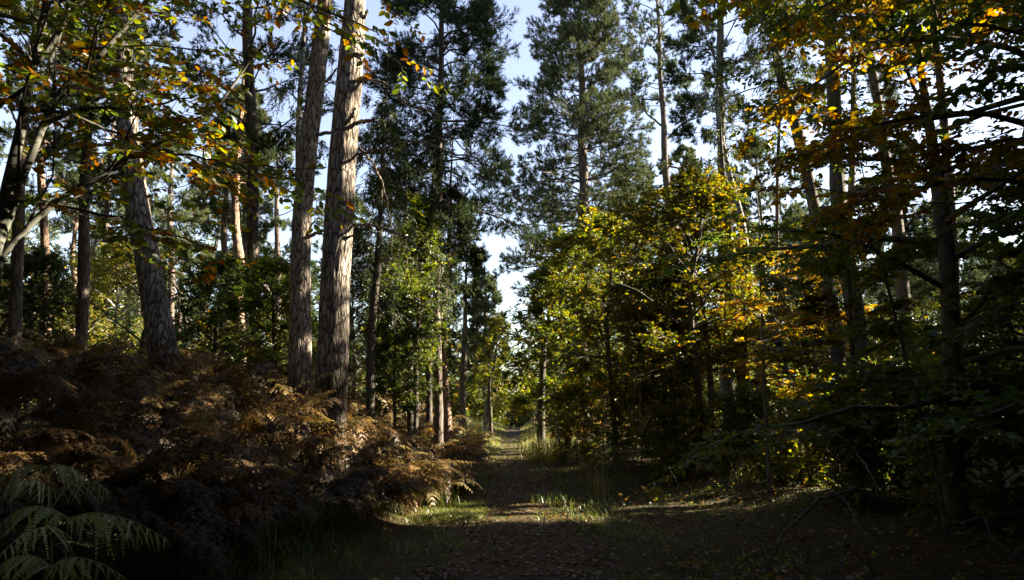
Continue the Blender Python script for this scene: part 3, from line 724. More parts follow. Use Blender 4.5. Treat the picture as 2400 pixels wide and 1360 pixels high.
# ---- the young beech at the left edge, its branches reaching over the bracken
tree('beech_tree', 'near young beech at the left edge with arching branches of green and yellow leaves', 'beech', 4.6,
     [(-66, 980, 36), (-25, 720, 34), (5, 520, 31), (40, 345, 24), (78, 150, 19), (108, 0, 16)], 8.2, 'beech',
     dict(kind='beech', z0=3.7, z1=8.0, r=2.4, n=24, ns=7, nt=4, nl=6, leaf=.066, shape='beech', mat='beech_leaf', tint=.56, tvar=.5, twig=.34, sl=.62, t0=.12), 40, limbs=[
        [(0, 560, 20, 4.6), (62, 400, 18, 4.65), (130, 235, 16, 4.7), (240, 125, 13, 4.8), (345, 0, 10, 4.9), (430, -120, 7, 5.0)],
        [(-8, 620, 16, 4.6), (110, 492, 15, 4.7), (250, 405, 13, 4.8), (350, 350, 11, 4.9), (480, 275, 8, 5.0), (610, 105, 4, 5.2)],
        [(118, 285, 11, 4.7), (190, 255, 9, 4.6), (270, 258, 7, 4.5), (380, 245, 5, 4.5), (470, 220, 3, 4.5)],
        [(250, 400, 10, 4.8), (330, 355, 8, 4.7), (430, 362, 6, 4.65), (560, 382, 4, 4.6), (760, 396, 2, 4.5)],
        [(70, 170, 12, 4.6), (230, -30, 11, 4.6), (450, -80, 9, 4.6), (700, 0, 6, 4.6), (880, 75, 3, 4.6)],
        [(20, 470, 10, 4.6), (150, 485, 8, 4.5), (300, 520, 6, 4.5), (400, 550, 4, 4.45), (490, 580, 2, 4.4)],
        [(100, 60, 10, 4.6), (130, -60, 9, 4.8), (180, -160, 7, 5.0), (300, -230, 5, 5.3)],
        [(125, 240, 9, 4.7), (125, 130, 8, 4.7), (160, 30, 6, 4.75), (165, -60, 4, 4.8)]])

# ---- right of the path
tree('corsican_pine', 'tall layered pine with a broad pointed crown right of the sky gap', 'pine', 35, [(1366, 800, 28), (1366, 620, 26), (1367, 500, 24), (1366, 350, 21), (1363, 200, 16), (1360, 80, 10), (1358, 10, 5)], Z(-45, 35), 'pine_far',
     cr('conifer', -30, 640, 165, 35, n=160, ns=9, nt=5, nl=18, mat='blue_needle', whorl=.85, tint=.58, tvar=.35, nlen=.17, nwid=.028, twig=.34, e0=-.12, e1=.7, prof='column'), 50, GR)
tree('corsican_pine', 'slim pine with bare side twigs right of the tall layered pine', 'pine', 37, [(1578, 800, 21), (1572, 560, 19), (1558, 350, 15), (1549, 180, 11), (1543, 60, 8)], Z(-80, 37), 'pine_far',
     cr('pine', -80, 260, 95, 37, n=34, ns=7, nt=4, nl=20, mat='needle', tint=.5, prof='round', nwid=.036), 51, GR, limbs=[
        [(1560, 330, 5, 37), (1600, 290, 4, 37), (1650, 270, 3, 37), (1700, 240, 1.5, 37)], [(1556, 300, 5, 37), (1510, 260, 4, 37), (1480, 220, 2, 37)],
        [(1566, 390, 5, 37), (1605, 400, 4, 36.5), (1640, 440, 3, 36)], [(1553, 235, 5, 37), (1500, 232, 3, 37), (1460, 225, 1.5, 37)]])
tree('birch_tree', 'tall birch with a grey green trunk between two pines on the right', 'birch', 26, [(1702, 800, 30), (1697, 560, 27), (1694, 450, 25), (1690, 280, 20), (1686, 130, 17), (1688, 0, 14)], 22, 'beech',
     cr('pine', -170, 330, 130, 26, n=36, ns=8, nt=5, nl=20, mat='needle', tint=.35, e0=-.05, prof='round'), 52, GR)
tree('birch_tree', 'slim leaning birch crossing behind the grey green birch', 'birch', 24, [(1772, 800, 19), (1742, 540, 17), (1720, 450, 14), (1702, 380, 11), (1690, 300, 8)], 15, 'birch',
     dict(kind='birch', z0=10.5, z1=15, r=1.4, n=16, ns=5, nt=4, nl=6, leaf=.055, mat='birch_leaf', tint=.5), 53, GR)
tree('birch_tree', 'dark birch leaning left with fine foliage against the sky on the right', 'birch', 21, [(1952, 760, 32), (1925, 560, 29), (1895, 430, 27), (1862, 290, 25), (1836, 190, 22), (1812, 90, 18), (1790, 0, 15)], 19, 'oak',
     cr('birch', -200, 230, 120, 21, n=40, ns=7, nt=5, nl=7, leaf=.05, mat='birch_leaf', tint=.42), 54, GR)
tree('birch_tree', 'thin upright dark stem left of the leaning birch', 'birch', 28, [(1820, 760, 10), (1820, 560, 9), (1824, 380, 8), (1828, 220, 6)], 17, 'pine_far',
     dict(kind='birch', z0=13, z1=17, r=1.5, n=14, ns=5, nt=4, nl=6, leaf=.06, mat='birch_leaf', tint=.4), 55, GR)
tree('birch_tree', 'leaning birch with a white trunk low among the shaded leaves on the right', 'birch', 20, [(1872, 1045, 27), (1860, 980, 21), (1846, 900, 18), (1834, 845, 16), (1816, 760, 14), (1800, 690, 10)], 9, 'birch',
     cr('birch', 560, 840, 80, 20, n=20, ns=6, nt=4, nl=7, leaf=.055, mat='birch_leaf', tint=.6), 56, GR)
tree('oak_tree', 'thick dark trunk behind the young oak on the right', 'oak', 21, [(1744, 1030, 36), (1742, 940, 31), (1738, 820, 29), (1722, 700, 26), (1712, 600, 22)], 12, 'oak',
     cr('beech', 520, 900, 125, 21, n=30, ns=7, nt=5, nl=8, leaf=.08, mat='copper_leaf', tint=.45, tvar=.4), 57, GR)
tree('oak_tree', 'young oak with a sunlit yellow green top right of the path', 'oak', 16.5, [(1652, 1085, 21), (1644, 990, 18), (1632, 860, 16), (1620, 740, 13), (1622, 640, 10), (1640, 560, 6)], Z(478, 16.5), 'oak',
     cr('oak', 482, 860, 205, 16.5, n=54, ns=8, nt=5, nl=9, leaf=.078, shape='oak', mat='oak_leaf', tint=.52, tvar=.45, prof='round', t0=.3), 58, GR, limbs=[
        [(1618, 775, 8, 16.5), (1570, 745, 6, 16.3), (1510, 690, 5, 16.0), (1450, 665, 3, 15.8)], [(1622, 772, 7, 16.5), (1665, 755, 5, 16.3), (1720, 745, 3, 16)],
        [(1636, 890, 8, 16.5), (1600, 865, 7, 16), (1540, 868, 6, 15.6), (1470, 890, 3, 15.2)], [(1630, 850, 7, 16.5), (1580, 800, 5, 15.6), (1530, 790, 3, 15.1)]])
tree('oak_tree', 'slim pale stemmed oak with a curved trunk beside the young oak', 'oak', 17.5, [(1664, 1020, 16), (1668, 940, 14), (1664, 850, 12), (1652, 760, 11), (1640, 680, 8)], 8, 'beech',
     cr('oak', 560, 800, 110, 17.5, n=18, ns=7, nt=5, nl=7, leaf=.085, mat='oak_leaf', tint=.6, tvar=.4), 59, GR)
tree('oak_tree', 'thin dark leaning oak stem left of the young oak', 'oak', 18, [(1588, 1040, 14), (1580, 960, 13), (1570, 880, 11), (1562, 800, 8)], 7, 'oak',
     cr('oak', 660, 930, 105, 18, n=26, ns=7, nt=5, nl=8, leaf=.085, mat='oak_leaf', tint=.5, tvar=.4), 60, GR)
tree('oak_tree', 'spreading oak with dull yellow leaves overhanging the path on the right', 'oak', 19.5, [(1440, 1010, 13), (1432, 900, 12), (1422, 780, 10), (1430, 680, 7)], Z(545, 19.5), 'oak',
     cr('oak', 550, 930, 160, 19.5, n=44, ns=8, nt=5, nl=8, leaf=.09, shape='oak', mat='oak_leaf', tint=.4, tvar=.5), 61, GR)
tree('oak_tree', 'bushy green oak leaning over the path beyond the yellow oaks', 'oak', 25, [(1268, 990, 18), (1268, 930, 16), (1275, 820, 12), (1290, 730, 8)], Z(640, 25), 'oak',
     cr('oak', 640, 970, 85, 25, n=50, ns=7, nt=5, nl=8, leaf=.09, mat='oak_leaf', tint=.3, tvar=.4), 62, GR)
tree('oak_tree', 'mid green oak filling the gap between the path and the tall layered pine', 'oak', 29, [(1330, 990, 13), (1332, 880, 11), (1335, 760, 9), (1340, 680, 6)], Z(560, 29), 'oak',
     cr('oak', 570, 950, 110, 29, n=50, ns=7, nt=5, nl=8, leaf=.095, mat='oak_leaf', tint=.28, tvar=.4), 63, GR)
tree('beech_tree', 'small beech with copper leaves behind the white trunked birch', 'beech', 24, [(1888, 1010, 15), (1886, 900, 14), (1884, 800, 11), (1880, 720, 7)], 9, 'beech',
     cr('beech', 620, 960, 150, 24, n=34, ns=7, nt=5, nl=8, leaf=.085, mat='copper_leaf', tint=.5, tvar=.5), 64, GR)
tree('scots_pine', 'pine trunk showing through the copper leaves beside the near beech', 'pine', 19, [(2236, 700, 24), (2228, 500, 22), (2220, 380, 21), (2210, 260, 19)], 18.5, 'pine_far',
     dict(kind='pine', z0=11.5, z1=18, r=2.4, n=22, ns=7, nt=4, nl=14, mat='needle'), 65, GR)
tree('scots_pine', 'drooping pine crown against the bright sky left of the near beech', 'pine', 33, [(2120, 800, 18), (2118, 600, 16), (2116, 470, 12), (2114, 380, 8)], Z(345, 33), 'pine_far',
     cr('pine', 350, 700, 100, 33, n=44, ns=7, nt=4, nl=20, mat='needle', tint=.45, e0=-.2, e1=.5, droop=.2, prof='cone'), 66, GR)
tree('scots_pine', 'pine with thin crown behind the slim twiggy pine', 'pine', 47, [(1610, 800, 15), (1608, 620, 13), (1606, 470, 9)], Z(350, 47), 'pine_far',
     cr('pine', 360, 640, 80, 47, n=34, ns=7, nt=4, nl=20, mat='blue_needle', tint=.6, nwid=.045, dm=2.3), 67, GF)
tree('scots_pine', 'pine with heavy flat boughs right of the tall layered pine', 'pine', 42, [(1478, 800, 15), (1476, 620, 13), (1474, 480, 9)], Z(400, 42), 'pine_far',
     cr('conifer', 410, 700, 95, 42, n=44, ns=7, nt=4, nl=20, mat='needle', tint=.4, nwid=.04, dm=2.3), 68, GF)
tree('scots_pine', 'pine with pale green boughs behind the leaning birch', 'pine', 42, [(1790, 800, 15), (1786, 620, 13), (1780, 480, 9)], Z(330, 42), 'pine_far',
     cr('pine', 340, 660, 90, 42, n=36, ns=7, nt=4, nl=20, mat='blue_needle', tint=.6, nwid=.04, dm=2.3), 69, GF)
tree('scots_pine', 'tall pine crown high behind the copper leaves on the right', 'pine', 30, [(1985, 800, 17), (1990, 560, 16), (2000, 300, 13)], Z(-320, 30), 'pine_far',
     cr('pine', -320, 330, 150, 30, n=60, ns=7, nt=4, nl=18, mat='needle', tint=.5), 70, GR)
# near beeches on the right
tree('beech_tree', 'dark near beech with level leafy branches on the right', 'beech', 8.5,
     [(2238, 1140, 50), (2230, 1000, 45), (2228, 900, 42), (2222, 760, 39), (2212, 560, 35), (2196, 410, 29), (2182, 290, 22), (2158, 140, 16), (2130, 0, 12)], 10.5, 'beech',
     dict(kind='beech', z0=1.3, z1=9.5, r=3.1, n=21, ns=9, nt=6, nl=8, leaf=.068, shape='beech', mat='beech_leaf', tint=.36, tvar=.45, prof='column', e0=.02, e1=.5, twig=.34), 80, 'beeches on the right', limbs=[
        [(2198, 430, 13, 8.5), (2140, 385, 11, 8.3), (2050, 372, 9, 8.0), (1980, 372, 5, 7.8), (1930, 358, 2, 7.6)],
        [(2208, 445, 15, 8.5), (2260, 420, 13, 8.4), (2330, 370, 11, 8.2), (2410, 322, 9, 8.0), (2520, 270, 5, 7.8)],
        [(2178, 270, 9, 8.5), (2120, 160, 7, 8.4), (2060, 60, 5, 8.3), (2000, -40, 3, 8.2)],
        [(2235, 930, 9, 8.5), (2200, 912, 7, 8.3), (2130, 905, 5, 8.0), (2060, 890, 3, 7.8), (2000, 900, 1.5, 7.6)],
        [(2232, 790, 12, 8.5), (2290, 720, 10, 8.2), (2340, 660, 8, 8), (2420, 620, 5, 7.7)]])
tree('beech_tree', 'copper and yellow leaved beech whose boughs reach in from the upper right', 'beech', 6.0,
     [(2700, 1300, 60), (2660, 900, 52), (2610, 560, 46), (2570, 280, 40), (2540, 0, 34)], 9.5, 'beech',
     dict(kind='beech', z0=3.6, z1=9.2, r=2.9, n=30, ns=9, nt=6, nl=8, leaf=.062, shape='beech', mat='copper_leaf', tint=.5, tvar=.5, e0=.05, e1=.6), 81, 'beeches on the right', limbs=[
        [(2560, 420, 22, 6.0), (2420, 300, 16, 5.9), (2250, 260, 11, 5.8), (2080, 290, 8, 5.7), (2000, 320, 5, 5.6), (1920, 350, 2, 5.5)],
        [(2550, 260, 20, 6.0), (2400, 130, 15, 5.9), (2230, 90, 11, 5.8), (2060, 110, 8, 5.7), (1920, 190, 5, 5.6), (1840, 250, 2, 5.6)],
        [(2545, 100, 18, 6.0), (2380, -60, 14, 5.9), (2200, -80, 10, 5.8), (2040, -30, 6, 5.7), (1920, 20, 3, 5.6)],
        [(2575, 520, 18, 6.0), (2440, 440, 13, 5.6), (2290, 420, 9, 5.3), (2160, 440, 6, 5.1), (2060, 470, 4, 5.0), (1980, 450, 2, 4.9)]])
tree('beech_tree', 'shadowed beech boughs with dark green leaves at the right edge', 'beech', 4.6,
     [(2760, 1360, 60), (2740, 900, 52), (2720, 500, 46), (2700, 200, 40)], 8, 'beech',
     dict(kind='beech', z0=2.2, z1=7.8, r=2.0, n=13, ns=6, nt=4, nl=6, leaf=.07, shape='beech', mat='beech_leaf', tint=.2, tvar=.25), 82, 'beeches on the right', limbs=[
        [(2710, 300, 20, 4.6), (2560, 150, 15, 4.5), (2420, 90, 10, 4.5), (2300, 60, 6, 4.4), (2200, 40, 3, 4.4)],
        [(2720, 480, 18, 4.6), (2600, 300, 13, 4.6), (2470, 200, 9, 4.6), (2360, 160, 5, 4.6), (2290, 180, 3, 4.6)],
        [(2730, 900, 18, 4.6), (2590, 760, 13, 4.6), (2470, 700, 9, 4.6), (2350, 720, 5, 4.6), (2250, 760, 3, 4.6)],
        [(2735, 1100, 16, 4.6), (2590, 960, 12, 4.5), (2450, 930, 8, 4.4), (2330, 970, 5, 4.3), (2200, 1010, 3, 4.2)]])
tree('beech_tree', 'young beech of yellowing leaves between the near beech and the white trunked birch', 'beech', 11.5, [(2010, 1090, 15), (2004, 980, 14), (2000, 860, 12), (1995, 740, 9), (1990, 640, 6)], Z(500, 11.5), 'beech',
     cr('beech', 520, 1010, 170, 11.5, n=26, ns=8, nt=5, nl=7, leaf=.075, shape='beech', mat='beech_leaf', tint=.5, tvar=.45, prof='round'), 83, 'beeches on the right')
tree('beech_tree', 'young beech with orange brown leaves in front of the thick dark trunk', 'beech', 13.5, [(1800, 1080, 11), (1796, 980, 10), (1790, 860, 8), (1786, 740, 6)], Z(600, 13.5), 'beech',
     cr('beech', 620, 900, 150, 13.5, n=24, ns=8, nt=5, nl=7, leaf=.075, shape='beech', mat='copper_leaf', tint=.45, tvar=.45, prof='round'), 84, 'beeches on the right')
tree('beech_sapling', 'thin straight sapling stem slanting up left of the near beech', 'sapling', 7.5, [(2188, 1080, 8), (2160, 980, 8), (2130, 860, 7), (2092, 720, 6), (2060, 580, 5), (2032, 450, 3), (2020, 400, 2)], 5.6, 'beech',
     dict(kind='beech', z0=1.6, z1=5.2, r=.8, n=12, ns=4, nt=3, nl=6, leaf=.065, shape='beech', mat='beech_leaf', tint=.4), 85)
tree('beech_tree', 'bushy shaded beech low at the right edge', 'beech', 10, [(2420, 1120, 22), (2416, 900, 20), (2410, 700, 16), (2405, 560, 10)], Z(380, 10), 'beech',
     cr('beech', 420, 1040, 170, 10, n=24, ns=8, nt=5, nl=7, leaf=.075, shape='beech', mat='beech_leaf', tint=.42, tvar=.4, prof='round'), 86, 'beeches on the right')
# shrubs low on the right
for i, (px, py, Y, h, r, tn, mt, lb) in enumerate([
        (1350, 1010, 22, 2.1, 1.1, .45, 'oak_leaf', 'low leafy scrub at the right edge of the path under the yellow oaks'),
        (1500, 1030, 19, 2.0, 1.2, .4, 'oak_leaf', 'low dark scrub below the thin leaning oak stem'),
        (1760, 1050, 18, 1.6, 1.1, .35, 'beech_leaf', 'low scrub at the foot of the thick dark trunk'),
        (1960, 1060, 15, 1.7, 1.2, .5, 'beech_leaf', 'low yellow green scrub right of the white trunked birch'),
        (2120, 1060, 13, 1.7, 1.2, .3, 'beech_leaf', 'low shaded scrub left of the near beech foot'),
        (2330, 1080, 8.5, 1.5, 1.0, .25, 'beech_leaf', 'low dark bramble right of the near beech foot'),
        (1600, 1060, 16.5, 1.3, 1.0, .45, 'oak_leaf', 'low yellowing scrub around the feet of the two young oak stems'),
        (1850, 1080, 14.5, .9, .8, .35, 'oak_leaf', 'low olive green scrub in front of the white trunked birch'),
        (2060, 1110, 11, 1.0, .9, .4, 'beech_leaf', 'low green scrub behind the arched fallen branch'),
        (1250, 985, 34, 1.8, 1.3, .55, 'oak_leaf', 'low bright scrub where the path narrows on the right'),
        (1420, 985, 30, 2.2, 1.6, .55, 'copper_leaf', 'rusty scrub behind the low leafy scrub on the right')]):
    p = P(px, py, Y); g = tz(p[0], p[1])
    tree('scrub_bush', lb, 'bush', Y, None, 0, 'oak', dict(kind='bush', z0=g + .15, z1=g + h, r=r * 1.1, n=28, ns=5, nt=4, nl=7, leaf=.075, mat=mt, tint=tn, tvar=.45), 100 + i, 'scrub right of the path',
         line=[[p[0], p[1], g - .1, .02], [p[0] + .05, p[1], g + h * .5, .014], [p[0], p[1] + .05, g + h, .006]], sides=6)

# ---- the far wood and the wood out of sight, with trees added for shade, one mass
rw = np.random.default_rng(77)
tb, cbm = MB(), MB()
WM = ['needle', 'pine_far', 'blue_needle', 'birch_leaf', 'oak_leaf', 'oak', 'beech_leaf', 'twig']
def wood_tree(x, y, h, sp, seed, big=1.0, dens=1.0, low=None, rad=None):
    g = tz(x, y)
    r0 = 0.10 + 0.008 * h
    ln = [[x, y, g - .2, r0], [x + rw.normal() * .15, y, g + h * .4, r0 * .75], [x + rw.normal() * .4, y + rw.normal() * .3, g + h * .8, r0 * .4], [x + rw.normal() * .5, y, g + h, .01]]
    if sp == 'pine':
        c = dict(kind='pine', z0=g + h * (low or .5), z1=g + h, r=1.6 + h * .075, n=int(28 * dens), ns=6, nt=5, nl=11, nlen=.2 * big, nwid=.06 * big, twig=.5, tint=.5 + rw.normal() * .1, tvar=.35, leaf_i=int(rw.choice([0, 2])), bark_i=1)
    elif sp == 'oak':
        c = dict(kind='oak', z0=g + h * (low or .15), z1=g + h, r=rad or 1.2 + h * .2, n=int(30 * dens), ns=6, nt=4, nl=5, leaf=.13 * big, tint=.45 + rw.normal() * .15, tvar=.45, leaf_i=int(rw.choice([3, 4, 6])), bark_i=5)
    else:
        c = dict(kind='birch', z0=g + h * (low or .3), z1=g + h, r=1.2 + h * .1, n=int(30 * dens), ns=6, nt=4, nl=5, leaf=.10 * big, tint=.5 + rw.normal() * .15, tvar=.4, leaf_i=3, bark_i=5)
    tree('wood', '', '', 50, None, h, 'oak', c, seed, mbs=(cbm, cbm), line=ln, sides=6)
sd = 1000
for i in range(230):                                  # the far wood ahead
    y = 44 + 62 * rw.random() ** 1.1
    x = (rw.random() * 2 - 1) * (12 + y * 0.74)
    if abs(x - 0.5) < 2.6 + 0.02 * y or (abs(x + 0.02 * y) < 0.075 * y and y < 75): continue
    sp = rw.choice(['pine', 'pine', 'oak', 'birch'])
    h = {'pine': 14 + 7 * rw.random(), 'oak': 4.5 + 4 * rw.random(), 'birch': 7 + 4 * rw.random()}[sp]
    if abs(x) < 8 and sp == 'pine': h = 9 + 3 * rw.random()
    elif x < 0 and sp == 'pine': h *= .8
    sd += 1; wood_tree(x, y, h, sp, sd, 1.5, .95)
for i in range(110):                                  # low growth far off
    y = 42 + 55 * rw.random(); x = (rw.random() * 2 - 1) * (5 + y * .75)
    if abs(x - .3) < 2.4 and y < 80: continue
    sd += 1; wood_tree(x, y, 2.5 + 3.5 * rw.random(), 'oak', sd, 1.6, .8, .06)
for i in range(90):                                   # undergrowth between the trunks, both sides
    y = 22 + 30 * rw.random(); s = rw.choice([-1, 1])
    x = s * (4.5 + rw.random() * (y * 0.75))
    sd += 1; wood_tree(x, y, 2.2 + 3.5 * rw.random(), 'oak', sd, 0.85, .8, .1)
for i in range(9):
    sd += 1; wood_tree(-4 + 8 * (i + rw.random()) / 9, 70 + 8 * rw.random(), 2.2 + 1.2 * rw.random(), 'oak', sd, 1.5, 1.0, .05)
for i in range(14):
    x = rw.choice([-1, 1]) * (1.5 + 3.5 * rw.random())
    sd += 1; wood_tree(x + .3, 54 + 10 * rw.random(), 1.2 + .9 * rw.random(), 'oak', sd, 1.3, .8, .05)
for i in range(11):                                   # closing the path's end
    sd += 1; wood_tree(-5 + 11 * rw.random(), 84 + 26 * rw.random(), 5.0 + 3.5 * rw.random(), rw.choice(['oak', 'birch']), sd, 1.6, 1.0)
for i in range(110):                                  # the wood to the right that keeps the sun off the path
    x = 9 + 27 * rw.random(); y = -12 + 60 * rw.random()
    if x < 0.80 * y + 1.5: continue
    sp = rw.choice(['pine', 'oak', 'birch', 'oak'])
    sd += 1; wood_tree(x, y, {'pine': 15, 'oak': 8.5, 'birch': 12}[sp] * (0.8 + .4 * rw.random()), sp, sd, 1.9, 1.3, .22)
for i in range(70):                                   # unseen trees overhead and behind, added to darken the near area
    a = R(150 + 240 * rw.random()); d = 3.5 + 13 * rw.random()
    x, y = d * math.cos(a), d * math.sin(a)
    if y > 1.0 or abs(x) < 1.2 and y > -1.5: continue
    sd += 1; wood_tree(x, y, 9 + 4 * rw.random(), rw.choice(['oak', 'birch', 'oak']), sd, 1.7, 1.3, .15)
for i in range(34):                                   # left of the frame
    y = -2 + 26 * rw.random(); x = -(y * 0.80 + 3.2 + 10 * rw.random())
    sd += 1; wood_tree(x, y, 8 + 6 * rw.random(), rw.choice(['oak', 'birch', 'pine']), sd, 1.7, 1.0, .15)
for i in range(90):                                   # tall unseen wood behind, overhead and left, added to cut skylight
    a = R(128 + 236 * rw.random()); d = 5 + 19 * rw.random()
    x, y = d * math.cos(a), d * math.sin(a)
    if x < 0 and y > -x / .80 - 6: continue
    if x > 0 and y > x / .80 - 6.5: continue
    if math.hypot(x, y) < 4.5: continue
    sd += 1; wood_tree(x, y, 15 + 6 * rw.random(), 'oak', sd, 2.3, 1.2, .3)
for i in range(13):                                   # low growth out of view on the right, added to block low sun
    y = -3 + 10 * rw.random(); x = max(.8 * y, 0) + 3.4 + 5 * rw.random()
    sd += 1; wood_tree(x, y, 5 + 3 * rw.random(), 'oak', sd, 1.5, 1.2, .08)
for i in range(40):                                   # tall trees out of frame on the left, added against skylight
    y = 1 + 34 * rw.random(); x = -(y * .80 + 5.5 + 14 * rw.random())
    sd += 1; wood_tree(x, y, 14 + 5 * rw.random(), 'oak', sd, 2.0, 1.0, .25)
for (x, y, h, r) in [(9.5, 18.5, 21, 5), (15.5, 26.5, 25, 5.5), (17.5, 17.2, 19, 5), (-3.4, -2.2, 16, 6.5), (3.2, -2.6, 15, 6.5), (-8.5, 1.5, 17, 8.5), (7.0, 0.8, 16, 8), (-11.5, 7, 18, 9.5), (11.2, 6.5, 18, 9.5), (-15, 12, 19, 9), (15.2, 12.5, 18, 8), (0.5, -6, 19, 9),
                     (8.2, 4.0, 14, 5), (13.5, 9.0, 17, 5.5), (18.5, 16.5, 17, 5.5), (-18.5, 17, 18, 6), (14, 3, 18, 6), (19, 9, 18, 6), (20, 2, 18, 6), (24, 14, 17, 6), (12, -3, 17, 6), (26, 6, 18, 6), (25, 20, 15, 5.5), (31, 13, 17, 6), (30, 24, 15, 5)]:
    sd += 1; wood_tree(x, y, h, 'oak', sd, 2.7, 2.6 if r > 7.5 else 1.9, .66 if y > 18 and 5 < x < 17 else .55, r)      # mostly unseen broad trees, added to cut skylight and shade the near path and pines
tag(cbm.build('woodland', [M[k] for k in WM]), 'far off mixed wood behind the trees, with unseen trees added for shade', 'woodland', kind='stuff')

# ------------------------------------------------------------------ bracken, ferns, grass, leaves, sticks
def frond_mesh(mb, base, az, stem, blade, pairs, pin, arch, rng, mat=0, tint=.5, tvar=.3, width=.34, curl=.0, smat=1, lean=.25):
    """bracken: a stem that arches over into a blade with paired, toothed side fronds"""
    K = 26
    s = np.linspace(0, 1, K)
    h = np.array([math.cos(az), math.sin(az), 0.0]); sdv = np.array([-h[1], h[0], 0.0])
    tot = stem + blade
    ang = np.where(s < stem / tot, R(88) - lean * s * tot, 0)
    k0 = stem / tot
    f = np.clip((s - k0) / (1 - k0), 0, 1)
    ang = np.where(s < k0, R(86) - lean * (s / k0), R(86) - lean - arch * f ** 0.8)
    step = tot / (K - 1)
    pt = np.array(base)[None] + np.vstack([[0, 0, 0], np.cumsum(np.cos(ang)[:-1, None] * h * step + np.sin(ang)[:-1, None] * np.array([0, 0, 1.0]) * step, 0)])
    pt = pt + sdv[None] * (0.10 * tot * (rng.random() - .5) * s[:, None] ** 2)
    tubes(mb, pt, np.linspace(0.0045, 0.0012, K), 3, smat, tint)
    tp = 0.03 + 0.97 * ((np.arange(pairs) + 0.5) / pairs) ** 0.9
    u = k0 + (1 - k0) * tp
    p, tan = along(pt[None], u[None]); p, tan = p[0], tan[0]
    prof = np.minimum(1, 0.62 + 2.2 * tp) * (1 - tp) ** 0.8 + 0.03
    L = blade * width * prof * (0.85 + .3 * rng.random(pairs))
    allv = []; allt = []
    for sg in (-1, 1):
        up = np.cross(np.broadcast_to(sdv, tan.shape), tan); up = unit(up) * np.where(up[:, 2:3] < 0, -1, 1)
        d0 = unit(sdv[None] * sg + tan * (0.35 + 0.25 * tp[:, None]) + up * 0.10 + (rng.random((pairs, 3)) - .5) * (.25 + curl))
        q = np.linspace(0, 1, 5)
        pl = p[:, None] + d0[:, None] * (L[:, None] * q)[..., None]
        pl[..., 2] -= (0.28 + 0.5 * curl + .3 * rng.random((pairs, 1))) * L[:, None] * q ** 2
        tubes(mb, pl, np.linspace(.0016, .0006, 5)[None] * np.ones((pairs, 1)), 3, smat, tint)
        n = pin
        tq = (np.arange(n) + 0.4) / n
        pp, pt_ = along(pl, np.broadcast_to(tq, (pairs, n)))
        ln = L[:, None] * 0.30 * (1 - tq) ** 0.7 * np.minimum(1, .7 + 2 * tq) + .004
        wd = L[:, None] / n * 0.42 * np.ones((1, n))
        nn = unit(np.cross(pt_, np.broadcast_to(tan[:, None] * sg, pt_.shape)))
        nn = nn * np.where(nn[..., 2:3] < 0, -1, 1)
        for s2 in (-1, 1):
            dd = unit(np.cross(nn, pt_) * s2 + pt_ * 0.45 + (rng.random(pt_.shape) - .5) * (.2 + 1.1 * curl) - np.array([0, 0, .18]))
            a = pp - pt_ * wd[..., None]; b = pp + pt_ * wd[..., None]
            m1 = pp + dd * ln[..., None] * .55 + pt_ * wd[..., None] * .9; tip = pp + dd * ln[..., None]; m0 = pp + dd * ln[..., None] * .55 - pt_ * wd[..., None] * .8
            v = np.stack([a, m0, tip, m1, b], 2).reshape(-1, 3)
            allv.append(v); allt.append(np.clip(tint + (rng.random(len(v) // 5) - .5) * tvar + np.repeat((rng.random(pairs) - .5) * tvar, n), .01, .99))
    v = np.concatenate(allv); t = np.concatenate(allt)
    mb.add(v, np.arange(len(v)).reshape(-1, 5), mat, t)

rb = np.random.default_rng(11)
mb = MB()
def bracken_edge(y):                                  # how far left of the path the bracken starts
    return np.interp(y, [2, 5, 8, 9.6, 12, 13.5, 20, 30, 44], [-2.5, -2.6, -2.55, -2.0, -1.55, -1.3, -1.2, -1.5, -2.2])
cnt = 0
while cnt < 2100:
    y = 2.6 + 30 * rb.random() ** 1.5
    x = bracken_edge(y) - 9.5 * rb.random() ** 1.6 * (0.35 + y / 14)
    if x < -0.80 * y - 1.6: continue
    edge = bracken_edge(y) - x
    if math.hypot(x + 1.9, y - 2.75) < 1.6 or (y < 4.8 and x > -3.0): continue
    for (tx, ty) in ((-3.27, 12.0), (-4.6, 14.5), (-6.0, 11.5)):
        if math.hypot(x - tx, y - ty) < .35: break
    else:
        g = tz(x, y)
        hgt = (0.50 + 0.28 * min(edge / 1.2, 1.0) + 0.48 * float(smooth(2.9, 4.6, -x))) * (0.70 + 0.5 * rb.random()) * (1.4 if abs(x + 3.3) < 1.1 and 9.8 < y < 11.8 else 1) * (0.85 if y > 17 else 1.18 if y > 11 else 1)
        nearf = y < 10
        nfr = 1
        az = rb.random() * 6.283 if edge > .6 else rb.normal() * 0.9
        dead = rb.random() < .82
        k = sun_keep(np.array([[x, y, g + hgt]]), rb)
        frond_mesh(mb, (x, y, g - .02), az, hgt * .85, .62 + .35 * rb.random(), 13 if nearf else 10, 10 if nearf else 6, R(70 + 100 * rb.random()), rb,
                   0, (.22 + .5 * rb.random() ** 1.5) * (.34 if y < 9.3 and rb.random() < .88 else 1) if dead else .96 if y > 8 else .3, .42 if dead else .06, .30 + .1 * rb.random(), .3 + .6 * rb.random() if dead else .1, lean=.1 + .8 * rb.random() ** 2)  # most near fronds get a darker tint that stands in for shade
        cnt += 1
for i in range(130):                                  # rusty bracken at the right of the path, farther on
    y = 24 + 20 * rb.random(); x = 1.5 + 3.2 * rb.random()
    g = tz(x, y)
    frond_mesh(mb, (x, y, g), rb.random() * 6.28, .5 + .35 * rb.random(), .6, 9, 5, R(110), rb, 0, .4, .4, .36, .45)
tag(mb.build('bracken', [M['bracken'], M['bracken']]), 'bank of brown autumn bracken left of the path', 'bracken', kind='stuff')

